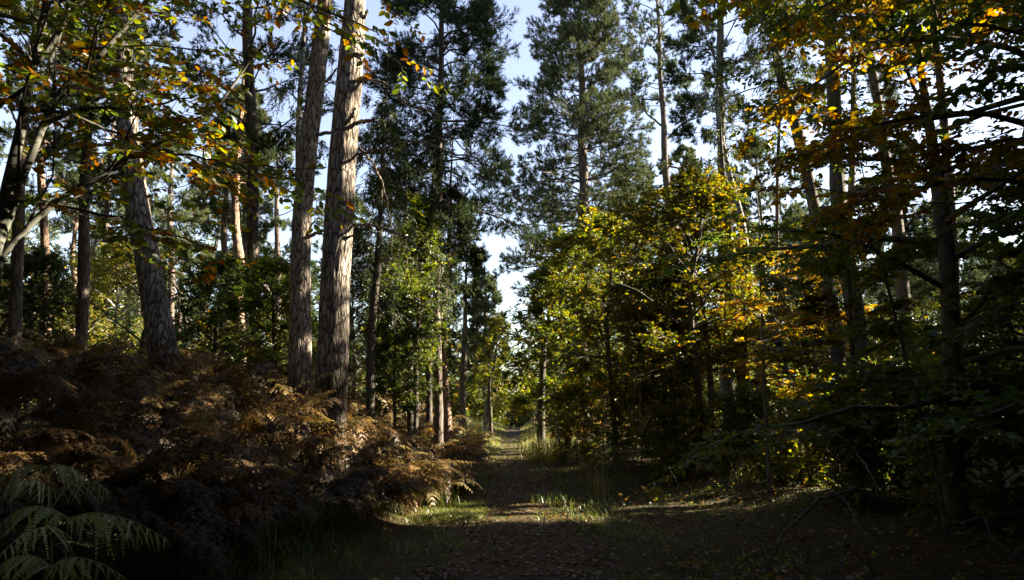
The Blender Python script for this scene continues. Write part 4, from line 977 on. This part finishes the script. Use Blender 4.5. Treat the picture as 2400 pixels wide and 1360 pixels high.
# pale dried fronds caught by the sun at the edge of the bracken
def fern_thing(name, label, cat, base, fr, m, group=None, seed=1):
    r_ = np.random.default_rng(seed)
    root = empty(name, base); tag(root, label, cat, group)
    for f in fr:
        b2 = MB(); frond_mesh(b2, base, rng=r_, smat=1, **f); b2.build('frond', [M[m], M['deadwood'] if m == 'bracken' else M[m]], root, base)
    return root
def on_ground(px, py, Y):
    p = P(px, py, Y); return (p[0], p[1], tz(p[0], p[1]))
fern_thing('bracken_frond', 'upright pale frond lit by sun, its ladder of leaflets tilting left', 'fern', on_ground(862, 1120, 11.2),
           [dict(az=R(175), stem=.42, blade=.62, pairs=15, pin=8, arch=R(25), mat=0, tint=.86, tvar=.1, width=.34, curl=.2, lean=.1)], 'bracken', 'dried fronds at the bracken edge', 21)
fern_thing('bracken_frond', 'pale sunlit frond leaning right beside the upright pale frond', 'fern', on_ground(885, 1130, 11.4),
           [dict(az=R(-10), stem=.40, blade=.68, pairs=16, pin=8, arch=R(35), mat=0, tint=.88, tvar=.1, width=.34, curl=.2, lean=.35)], 'bracken', 'dried fronds at the bracken edge', 22)
fern_thing('bracken_frond', 'straw coloured frond bending over the grass at the bracken edge', 'fern', on_ground(930, 1180, 12.3),
           [dict(az=R(-20), stem=.55, blade=.6, pairs=14, pin=8, arch=R(150), mat=0, tint=.88, tvar=.1, width=.36, curl=.35, lean=.15)], 'bracken', 'dried fronds at the bracken edge', 23)
fern_thing('bracken_frond', 'withered pale frond hanging down beside the sunlit grass', 'fern', on_ground(962, 1190, 12.2),
           [dict(az=R(-60), stem=.30, blade=.5, pairs=12, pin=8, arch=R(165), mat=0, tint=.92, tvar=.08, width=.4, curl=.6, lean=.1),
            dict(az=R(-110), stem=.28, blade=.42, pairs=11, pin=8, arch=R(165), mat=0, tint=.92, tvar=.08, width=.4, curl=.6, lean=.1)], 'bracken', 'dried fronds at the bracken edge', 24)

# green ferns near the camera, lower left: a stem that carries pairs of arching, toothed side fronds
def green_fern(label, foot, tiers, seed):
    r_ = np.random.default_rng(seed)
    base = np.array([foot[0], foot[1], tz(foot[0], foot[1])])
    root = empty('green_fern', base); tag(root, label, 'fern', 'green ferns in the foreground')
    top = np.array(tiers[0][0])
    sp = spline(np.vstack([base, base * .5 + top * .5 + [0.03, .02, 0], top]), 14)
    b2 = MB(); tubes(b2, sp, np.linspace(.006, .0025, 14), 6, 0, .3); b2.build('stem', [M['fern']], root, base)
    for start, pts, wid, n in tiers:
        b2 = MB()
        pl = spline(np.vstack([start, pts]), 40)
        tubes(b2, pl, np.linspace(.0028, .0008, 40), 5, 0, .4)
        L = np.linalg.norm(np.diff(pl, axis=0), axis=1).sum()
        u = (np.arange(n) + .7) / (n + .4)
        p, tan = along(pl[None], u[None]); p, tan = p[0], tan[0]
        prof = np.minimum(1, .45 + 1.9 * u) * (1 - u) ** .62 + .05
        for sg in (-1, 1):
            sdv = unit(np.cross(tan, [0, 0, 1.0])) * sg
            d0 = unit(sdv * (.35 + .5 * r_.random((n, 1))) + tan * .38 + np.array([0, 0, -.45]) + (r_.random((n, 3)) - .5) * .4)
            ln = wid * .85 * prof * (.7 + .5 * r_.random(n))
            q = np.linspace(0, 1, 6)
            ql = p[:, None] + d0[:, None] * (ln[:, None] * q)[..., None]
            ql[..., 2] -= (.35 + .35 * r_.random((n, 1))) * ln[:, None] * q ** 1.5
            tubes(b2, ql, np.linspace(.0011, .0004, 6)[None] * np.ones((n, 1)), 3, 0, .5)
            m = 12
            tq = (np.arange(m) + .45) / m
            pp, pt_ = along(ql, np.broadcast_to(tq, (n, m)))
            l2 = ln[:, None] * .095 * (1 - tq) ** .6 * np.minimum(1, .75 + 2 * tq) + .0015
            w2 = ln[:, None] / m * .46 * np.ones((1, m))
            nn = unit(np.cross(pt_, np.broadcast_to(tan[:, None], pt_.shape))); nn = nn * np.where(nn[..., 2:3] < 0, -1, 1)
            for s2 in (-1, 1):
                dd = unit(np.cross(nn, pt_) * s2 + pt_ * .35 + (r_.random(pt_.shape) - .5) * .12)
                a = pp - pt_ * w2[..., None]; b = pp + pt_ * w2[..., None]
                m0 = pp + dd * l2[..., None] * .7 - pt_ * w2[..., None] * .8; tip = pp + dd * l2[..., None] + pt_ * w2[..., None] * .3; m1 = pp + dd * l2[..., None] * .7 + pt_ * w2[..., None] * .9
                v = np.stack([a, m0, tip, m1, b], 2).reshape(-1, 3)
                b2.add(v, np.arange(len(v)).reshape(-1, 5), 0, np.clip(.40 + (r_.random(len(v) // 5) - .5) * .5 + .5 * np.repeat(r_.random(n) ** 4, m), 0, 1))
        b2.build('frond', [M['fern']], root, base)
def PP(*a): return np.array([P(*q) for q in a])
Yf = 2.75
green_fern('uppermost green fern in the foreground with small fronds arching both ways', P(142, 1330, 2.8)[:2], [
    (P(118, 1096, Yf), PP((70, 1092, Yf), (10, 1108, Yf - .05), (-60, 1150, Yf - .1)), .12, 10),
    (P(118, 1096, Yf), PP((140, 1090, Yf), (178, 1102, Yf + .03), (212, 1128, Yf + .06)), .11, 11),
    (P(132, 1150, Yf), PP((180, 1130, Yf - .05), (225, 1132, Yf - .08), (262, 1158, Yf - .1)), .12, 10),
    (P(132, 1150, Yf), PP((90, 1128, Yf - .08), (40, 1130, Yf - .14), (-30, 1160, Yf - .2)), .12, 11)], 31)
green_fern('large green fern in the foreground with a long frond reaching right', P(120, 1400, 2.5)[:2], [
    (P(160, 1215, 2.5), PP((110, 1190, 2.5), (50, 1192, 2.5), (-10, 1235, 2.5)), .15, 12),
    (P(160, 1215, 2.5), PP((225, 1203, 2.5), (310, 1222, 2.5), (400, 1268, 2.5)), .155, 13),
    (P(150, 1250, 2.5), PP((120, 1235, 2.3), (60, 1250, 2.2), (0, 1300, 2.1)), .12, 12)], 32)
green_fern('lowest green fern cut by the lower left corner', P(110, 1460, 2.3)[:2], [
    (P(120, 1330, 2.3), PP((160, 1308, 2.3), (230, 1318, 2.3), (320, 1372, 2.3)), .13, 11),
    (P(120, 1330, 2.3), PP((80, 1305, 2.3), (30, 1308, 2.3), (-40, 1350, 2.3)), .13, 11)], 33)

# grass: verges, tussocks, thin cover under the trees
def blades(mb, x, y, h, w, rng, lean, tint, tvar):
    n = len(x); z = terrain(x, y) - .01
    az = rng.random(n) * 6.283
    dx, dy = np.cos(az), np.sin(az)
    ln = lean * (0.3 + rng.random(n)) * h
    b = np.stack([x, y, z], -1)
    sd = np.stack([-dy, dx, 0 * dx], -1) * w[:, None] * .5
    m = b + np.stack([dx * ln * .3, dy * ln * .3, h * .6], -1)
    t = b + np.stack([dx * ln, dy * ln, h * (.95 - .25 * rng.random(n))], -1)
    v = np.stack([b - sd, b + sd, m + sd * .8, t, m - sd * .8], 1).reshape(-1, 3)
    tn = np.clip(tint + (rng.random(n) - .5) * tvar, .01, .99); i = np.arange(n)[:, None] * 5
    k = mb.n
    mb.add(v, i + np.array([[0, 1, 2, 4]]), 0, tn)
    mb.f.append((i + np.array([[4, 2, 3]]) + k, 0, tn.astype(np.float32), False))
rgss = np.random.default_rng(21)
mb = MB()
n = 90000
y = 3.5 + 38 * rgss.random(n) ** 1.5
side = rgss.random(n) < .55
x = np.where(side, path_c(y) + .62 + 5.5 * rgss.random(n) ** 1.5, path_c(y) - .60 - 2.6 * rgss.random(n) ** 1.2)
pat = np.sin(x * 2.3 + y * .9) + np.sin(y * 1.9 - x * 1.1 + 2) + .8 * np.sin(x * 5.1 + y * 3.7)
k = pat + rgss.normal(size=n) * .5 > .1 - .8 * smooth(10, 12, y) + 1.3 * smooth(1.6, 2.6, x - path_c(y))
x, y = x[k], y[k]
dist = np.abs(x - path_c(y))
h = (.025 + .12 * rgss.random(len(x)) ** 1.6) * (.6 + .7 * smooth(.6, 1.6, dist)) * (1 + .25 * np.sin(x * 1.7) * np.sin(y * 1.3))
blades(mb, x, y, h, np.full(len(x), .006) * (1 + y / 14) * .8, rgss, 1.3, np.where(x < path_c(y), .68, .52), .6)  # left verge tinted as paler dry grass to brighten its sunlit patch
n = 26000                                             # short grass on the crown of the track farther on
y = 9 + 30 * rgss.random(n); x = path_c(y) + rgss.normal(size=n) * .55
k = (np.abs(np.sin(y * .9 + x)) > .45) | (np.abs(x - path_c(y)) > .5)
x, y = x[k], y[k]
blades(mb, x, y, .03 + .04 * rgss.random(len(x)), np.full(len(x), .006) * (1 + y / 14), rgss, .9, .58, .5)
n = 9000                                              # matted grass on the left verge, added to brighten the sunlit patch
y = 11.7 + 2.2 * rgss.random(n); x = path_c(y) - .62 - 1.1 * rgss.random(n) ** 1.2
blades(mb, x, y, .03 + .10 * rgss.random(n) ** 1.4, np.full(n, .010), rgss, 1.5, .62, .5)
n = 16000                                             # long bleached grass on the far verges
y = 27 + 30 * rgss.random(n); sg = np.where(rgss.random(n) < .5, -1, 1)
x = path_c(y) + sg * (.55 + 2.6 * rgss.random(n) ** 1.4)
blades(mb, x, y, (.15 + .55 * rgss.random(n)) * (.35 + .65 * smooth(.5, 1.4, np.abs(x - path_c(y)))), np.full(n, .02), rgss, .6, .74, .5)
tag(mb.build('grass', [M['grass']]), kind='stuff')
def tussock(label, px, py, Y, n, r_, h, tint, seed, upright=.35):
    r2 = np.random.default_rng(seed); c = on_ground(px, py, Y)
    x = c[0] + r2.normal(size=n) * r_; y = c[1] + r2.normal(size=n) * r_
    b2 = MB(); blades(b2, x, y, h * (.5 + .6 * r2.random(n)), np.full(n, .007) * (1 + Y / 20), r2, upright, tint, .4)
    o = b2.build('grass_tussock', [M['grass']], None, c); tag(o, label, 'grass tussock', 'tall grass tufts beside the path')
tussock('tall straw grass tuft between the bracken and the path', 1010, 1130, 13.2, 260, .14, .95, .72, 41)
tussock('leafy green grass tuft right of the straw tuft at the bracken edge', 1075, 1110, 15.5, 240, .22, .7, .5, 42)
tussock('small spiky grass tuft in the sunlit patch left of the path', 1050, 1160, 13.0, 90, .10, .42, .6, 43, .7)
tussock('broad golden grass tuft on the right where the path bends away', 1275, 1050, 24, 520, .42, 1.05, .8, 44, .4)
tussock('sparse tall golden grass stems standing in the shade on the right', 1405, 1120, 14.5, 46, .12, 1.05, .78, 45, .3)
tussock('dry grass clump at the right end of the sunlit strip', 1350, 1190, 11.6, 110, .30, .24, .5, 46, .9)
tussock('thin grass tuft near the young oak foot', 1745, 1100, 14.5, 60, .16, .55, .7, 47, .6)
tussock('dark grass clump in the foreground left of the path', 680, 1330, 7.2, 150, .4, .42, .3, 48, 1.2)
tussock('dark grass clump in front of the bracken', 800, 1230, 9.5, 150, .34, .42, .35, 49, 1.1)
tussock('pale dry grass tuft in the shade right of the path', 1300, 1150, 13.5, 110, .34, .30, .5, 50, .9)
tussock('long arching grass clump left of the dark foreground clump', 520, 1400, 6.0, 60, .2, .7, .35, 51, 1.3)

# fallen leaves
rl = np.random.default_rng(31)
mb = MB()
n = 15000
y = 3.2 + 24 * rl.random(n) ** 1.6; x = path_c(y) + np.where(rl.random(n) < .45, rl.normal(size=n) * .8, -1.5 + 9 * rl.random(n))
p = np.stack([x, y, terrain(x, y) + .030 + .012 * rl.random(n)], -1)
d = np.stack([rl.normal(size=n), rl.normal(size=n), rl.normal(size=n) * .18], -1)
nr = unit(np.array([0, 0, 1.0]) + (rl.random((n, 3)) - .5) * .9)
put_leaves(mb, p, d, nr, (.02 + .065 * rl.random(n) ** 1.5), rl.random(n) ** 1.2, 'beech', 0)
n = 9000                                              # drifts in the hollows and along the edges of the track
y = 3.2 + 26 * rl.random(n) ** 1.4; sg = np.where(rl.random(n) < .5, -1, 1)
x = path_c(y) + sg * (.78 + .22 * np.sin(y * 1.3 + sg)) + rl.normal(size=n) * .16
k = np.sin(y * 2.2 + sg * 1.7) + .6 * np.sin(y * 5.3) > -.1
x, y = x[k], y[k]; n = len(x)
p = np.stack([x, y, terrain(x, y) + .03 + .025 * rl.random(n)], -1)
d = np.stack([rl.normal(size=n), rl.normal(size=n), rl.normal(size=n) * .3], -1)
put_leaves(mb, p, d, unit(np.array([0, 0, 1.0]) + (rl.random((n, 3)) - .5) * 1.3), .025 + .05 * rl.random(n), rl.random(n) ** 1.3, 'beech', 0)
tag(mb.build('fallen_leaves', [M['litter']]), kind='stuff')

# rough low undergrowth under the trees on the right: bramble runners and seedlings
ru = np.random.default_rng(91)
n = 1500
y = 5 + 24 * ru.random(n) ** 1.3; x = path_c(y) + 1.4 + 11 * ru.random(n) ** 1.2
k = np.sin(x * 1.3 + y * .7) + np.sin(y * 1.1 - x * .6 + 2) + .7 * ru.normal(size=n) > .1
x, y = x[k], y[k]; n = len(x)
az = ru.random(n) * 6.283; hh = .06 + .34 * ru.random(n) ** 2; ro = .05 + .3 * ru.random(n)
b0 = np.stack([x, y, terrain(x, y) - .01], -1)
tp_ = b0 + np.stack([np.cos(az) * ro, np.sin(az) * ro, hh], -1)
pl = np.stack([b0, b0 * .55 + tp_ * .45 + np.array([0, 0, 1.0]) * (hh * .35)[:, None], tp_], 1)
mb = MB(); tubes(mb, pl, np.tile([[.0025, .002, .001]], (n, 1)), 3, 1)
foliage(mb, pl, 8, .055, .6, ru, 'beech', .45, .8, 0, cull=False)
tag(mb.build('undergrowth', [M['oak_leaf'], M['twig']]), kind='stuff')
n = 9000                                              # thick leaf litter under the trees
y = 4 + 24 * rl.random(n) ** 1.3; x = path_c(y) + 1.5 + 11 * rl.random(n)
p = np.stack([x, y, terrain(x, y) + .02 + .03 * rl.random(n)], -1)
d = np.stack([rl.normal(size=n), rl.normal(size=n), rl.normal(size=n) * .35], -1)
mb = MB(); put_leaves(mb, p, d, unit(np.array([0, 0, 1.0]) + (rl.random((n, 3)) - .5) * 1.4), .03 + .055 * rl.random(n), rl.random(n) ** 1.1, 'beech', 0)
tag(mb.build('leaf_litter', [M['litter']]), 'brown leaf litter under the trees right of the path', 'leaf litter', kind='stuff')

# broken twigs and cones lying in the litter
n = 420
y = 3.4 + 16 * rl.random(n) ** 1.4; x = path_c(y) - 1.4 + 6.5 * rl.random(n) ** 1.3
az = rl.random(n) * 6.283; L = .06 + .28 * rl.random(n) ** 2
s_ = np.linspace(-.5, .5, 4)
tx = x[:, None] + np.cos(az)[:, None] * L[:, None] * s_ + (rl.random((n, 4)) - .5) * .02
ty = y[:, None] + np.sin(az)[:, None] * L[:, None] * s_ + (rl.random((n, 4)) - .5) * .02
mb = MB(); tubes(mb, np.stack([tx, ty, terrain(tx, ty) + .032], -1), (.002 + .004 * rl.random((n, 1))) * np.array([[1, .9, .8, .5]]), 5, 0)
tag(mb.build('twig_litter', [M['twig']]), 'broken twigs scattered over the track and wood floor', 'twigs', kind='stuff')

# low leafy plants at the foot of the bracken and in the grass on the right
def low_plant(label, px, py, Y, n, r_, h, sz, mt, tint, seed):
    r2 = np.random.default_rng(seed); c = np.array(on_ground(px, py, Y))
    root = empty('low_plant', c); tag(root, label, 'plant', 'low plants on the wood floor')
    az = r2.random(n) * 6.28
    tip = c + np.stack([np.cos(az) * r_ * r2.random(n), np.sin(az) * r_ * r2.random(n), h * (.4 + .6 * r2.random(n))], -1)
    pl = np.stack([np.broadcast_to(c, (n, 3)), c * .5 + tip * .5 + np.array([0, 0, .15 * h]), tip], 1)
    b1, b2 = MB(), MB(); tubes(b1, pl, np.tile([[.003, .0025, .0015]], (n, 1)), 4, 0); b1.build('stem', [M['twig']], root, c)
    foliage(b2, pl, 7, sz, .7, r2, 'beech', tint, .3, 0, cull=False); b2.build('leaves', [M[mt]], root, c)
low_plant('bramble with pale green leaves below the bracken in the shade', 700, 1215, 8.2, 9, .35, .45, .10, 'beech_leaf', .45, 61)
low_plant('small bright green plant at the bracken foot near the pale fronds', 900, 1140, 11.6, 14, .4, .4, .06, 'fern', .5, 62)
low_plant('oak seedling with a few yellow leaves in the grass on the right', 1530, 1130, 13.5, 10, .4, .35, .09, 'oak_leaf', .65, 63)
low_plant('green seedling clump below the young oak', 1660, 1110, 13.8, 14, .5, .3, .07, 'beech_leaf', .4, 64)
low_plant('yellow leaved seedling at the foot of the white trunked birch', 1880, 1070, 16, 12, .4, .35, .08, 'oak_leaf', .6, 65)

# fallen branches and sticks
def branch_thing(name, label, cat, mains, m, seed, twigs=3, group=None):
    r2 = np.random.default_rng(seed)
    c = None; root = None
    for i, lm in enumerate(mains):
        lp = np.array([[*P(px, py, yy_), .5 * w * PXW(py, yy_)] for px, py, w, yy_ in lm])
        lp = spline(lp, 18); lp[1:-1, :3] += (r2.random((16, 3)) - .5) * .02
        if root is None:
            c = np.array([lp[0, 0], lp[0, 1], tz(lp[0, 0], lp[0, 1])]); root = empty(name, c); tag(root, label, cat, group)
        b2 = MB(); tubes(b2, lp[:, :3], np.maximum(lp[:, 3], .002), 7, 0)
        if twigs:
            tw = shoots(lp[None, 3:, :3], twigs, .1, 1, .4, .7, .6, .1, r2, 5, .4, wob=.06)
            tubes(b2, tw, np.linspace(.005, .0015, 5)[None] * np.ones((len(tw), 1)), 4, 0)
        b2.build('bough' if i == 0 else 'side_branch', [M[m]], root, c)
branch_thing('fallen_branch', 'arched grey fallen branch lying in the dark lower right', 'branch', [
    [(1790, 1345, 6, 5.4), (1812, 1296, 7, 5.5), (1838, 1250, 7, 5.6), (1890, 1206, 8, 5.7), (1915, 1172, 8, 5.85), (1960, 1160, 8, 5.9), (2010, 1146, 8, 6.1), (2050, 1168, 8, 6.2), (2110, 1166, 7, 6.35), (2200, 1190, 6, 6.6)],
    [(2060, 1164, 6, 6.2), (2042, 1110, 6, 6.3), (2010, 1068, 5, 6.6), (1988, 1040, 4, 6.65), (1950, 1012, 3, 6.8), (1880, 1005, 2, 7.0)],
    [(2040, 1155, 5, 6.2), (1985, 1140, 4, 6.4), (1930, 1110, 3, 6.5), (1880, 1098, 2, 6.6), (1800, 1085, 1.5, 6.8)],
    [(1970, 1160, 6, 5.95), (1992, 1190, 5, 5.7), (2008, 1230, 4, 5.4), (2018, 1270, 4, 5.3), (2030, 1350, 3, 5.1)]], 'oak', 71, 6)
branch_thing('fallen_branch', 'pale bare stick lying on the ground left of the near beech foot', 'branch', [[(2090, 1070, 7, 9.5), (2130, 1074, 7, 9.5), (2185, 1068, 6, 9.6)]], 'deadwood', 72, 0)
branch_thing('fallen_branch', 'tangle of grey brash in the lower right corner', 'branch', [
    [(2240, 1230, 9, 5.0), (2300, 1215, 8, 5.1), (2400, 1200, 6, 5.3)], [(2250, 1290, 8, 4.7), (2310, 1265, 7, 4.8), (2380, 1275, 5, 4.9)], [(2310, 1215, 6, 5.0), (2330, 1265, 5, 4.8), (2390, 1310, 3, 4.6)]], 'twig', 73, 4)
branch_thing('dead_stick', 'white leaning stick standing at the right edge of the path', 'stick', [[(1312, 1042, 5, 18), (1306, 1005, 5, 18), (1300, 978, 4, 18)]], 'deadwood', 74, 0)
branch_thing('dead_shrub', 'pale forked dead stems in the thicket left of the young oak', 'shrub', [
    [(1502, 1015, 7, 15.5), (1500, 980, 5, 15.5), (1500, 930, 4, 15.5), (1498, 890, 2, 15.5)], [(1502, 1012, 6, 15.5), (1488, 995, 5, 15.4), (1476, 960, 4, 15.3), (1470, 940, 2, 15.2)],
    [(1503, 1010, 5, 15.5), (1512, 995, 4, 15.5), (1530, 970, 2, 15.5)]], 'deadwood', 75, 3)
branch_thing('dead_stick', 'thin straw stalk leaning in the grass below the young oak', 'stick', [[(1592, 1140, 1.4, 12.5), (1580, 1118, 1.2, 12.5), (1568, 1094, 1, 12.5)]], 'deadwood', 76, 0)
branch_thing('dead_stick', 'bent pale twig lying right of the thick dark trunk', 'stick', [[(1778, 1018, 6, 17), (1795, 1005, 5, 17), (1815, 1000, 4, 17)]], 'deadwood', 77, 2)
branch_thing('dead_stick', 'small curved twig on the dirt in the foreground', 'stick', [[(1250, 1245, 4, 9.0), (1272, 1232, 4, 9.2), (1276, 1212, 3, 9.6)]], 'deadwood', 78, 0)
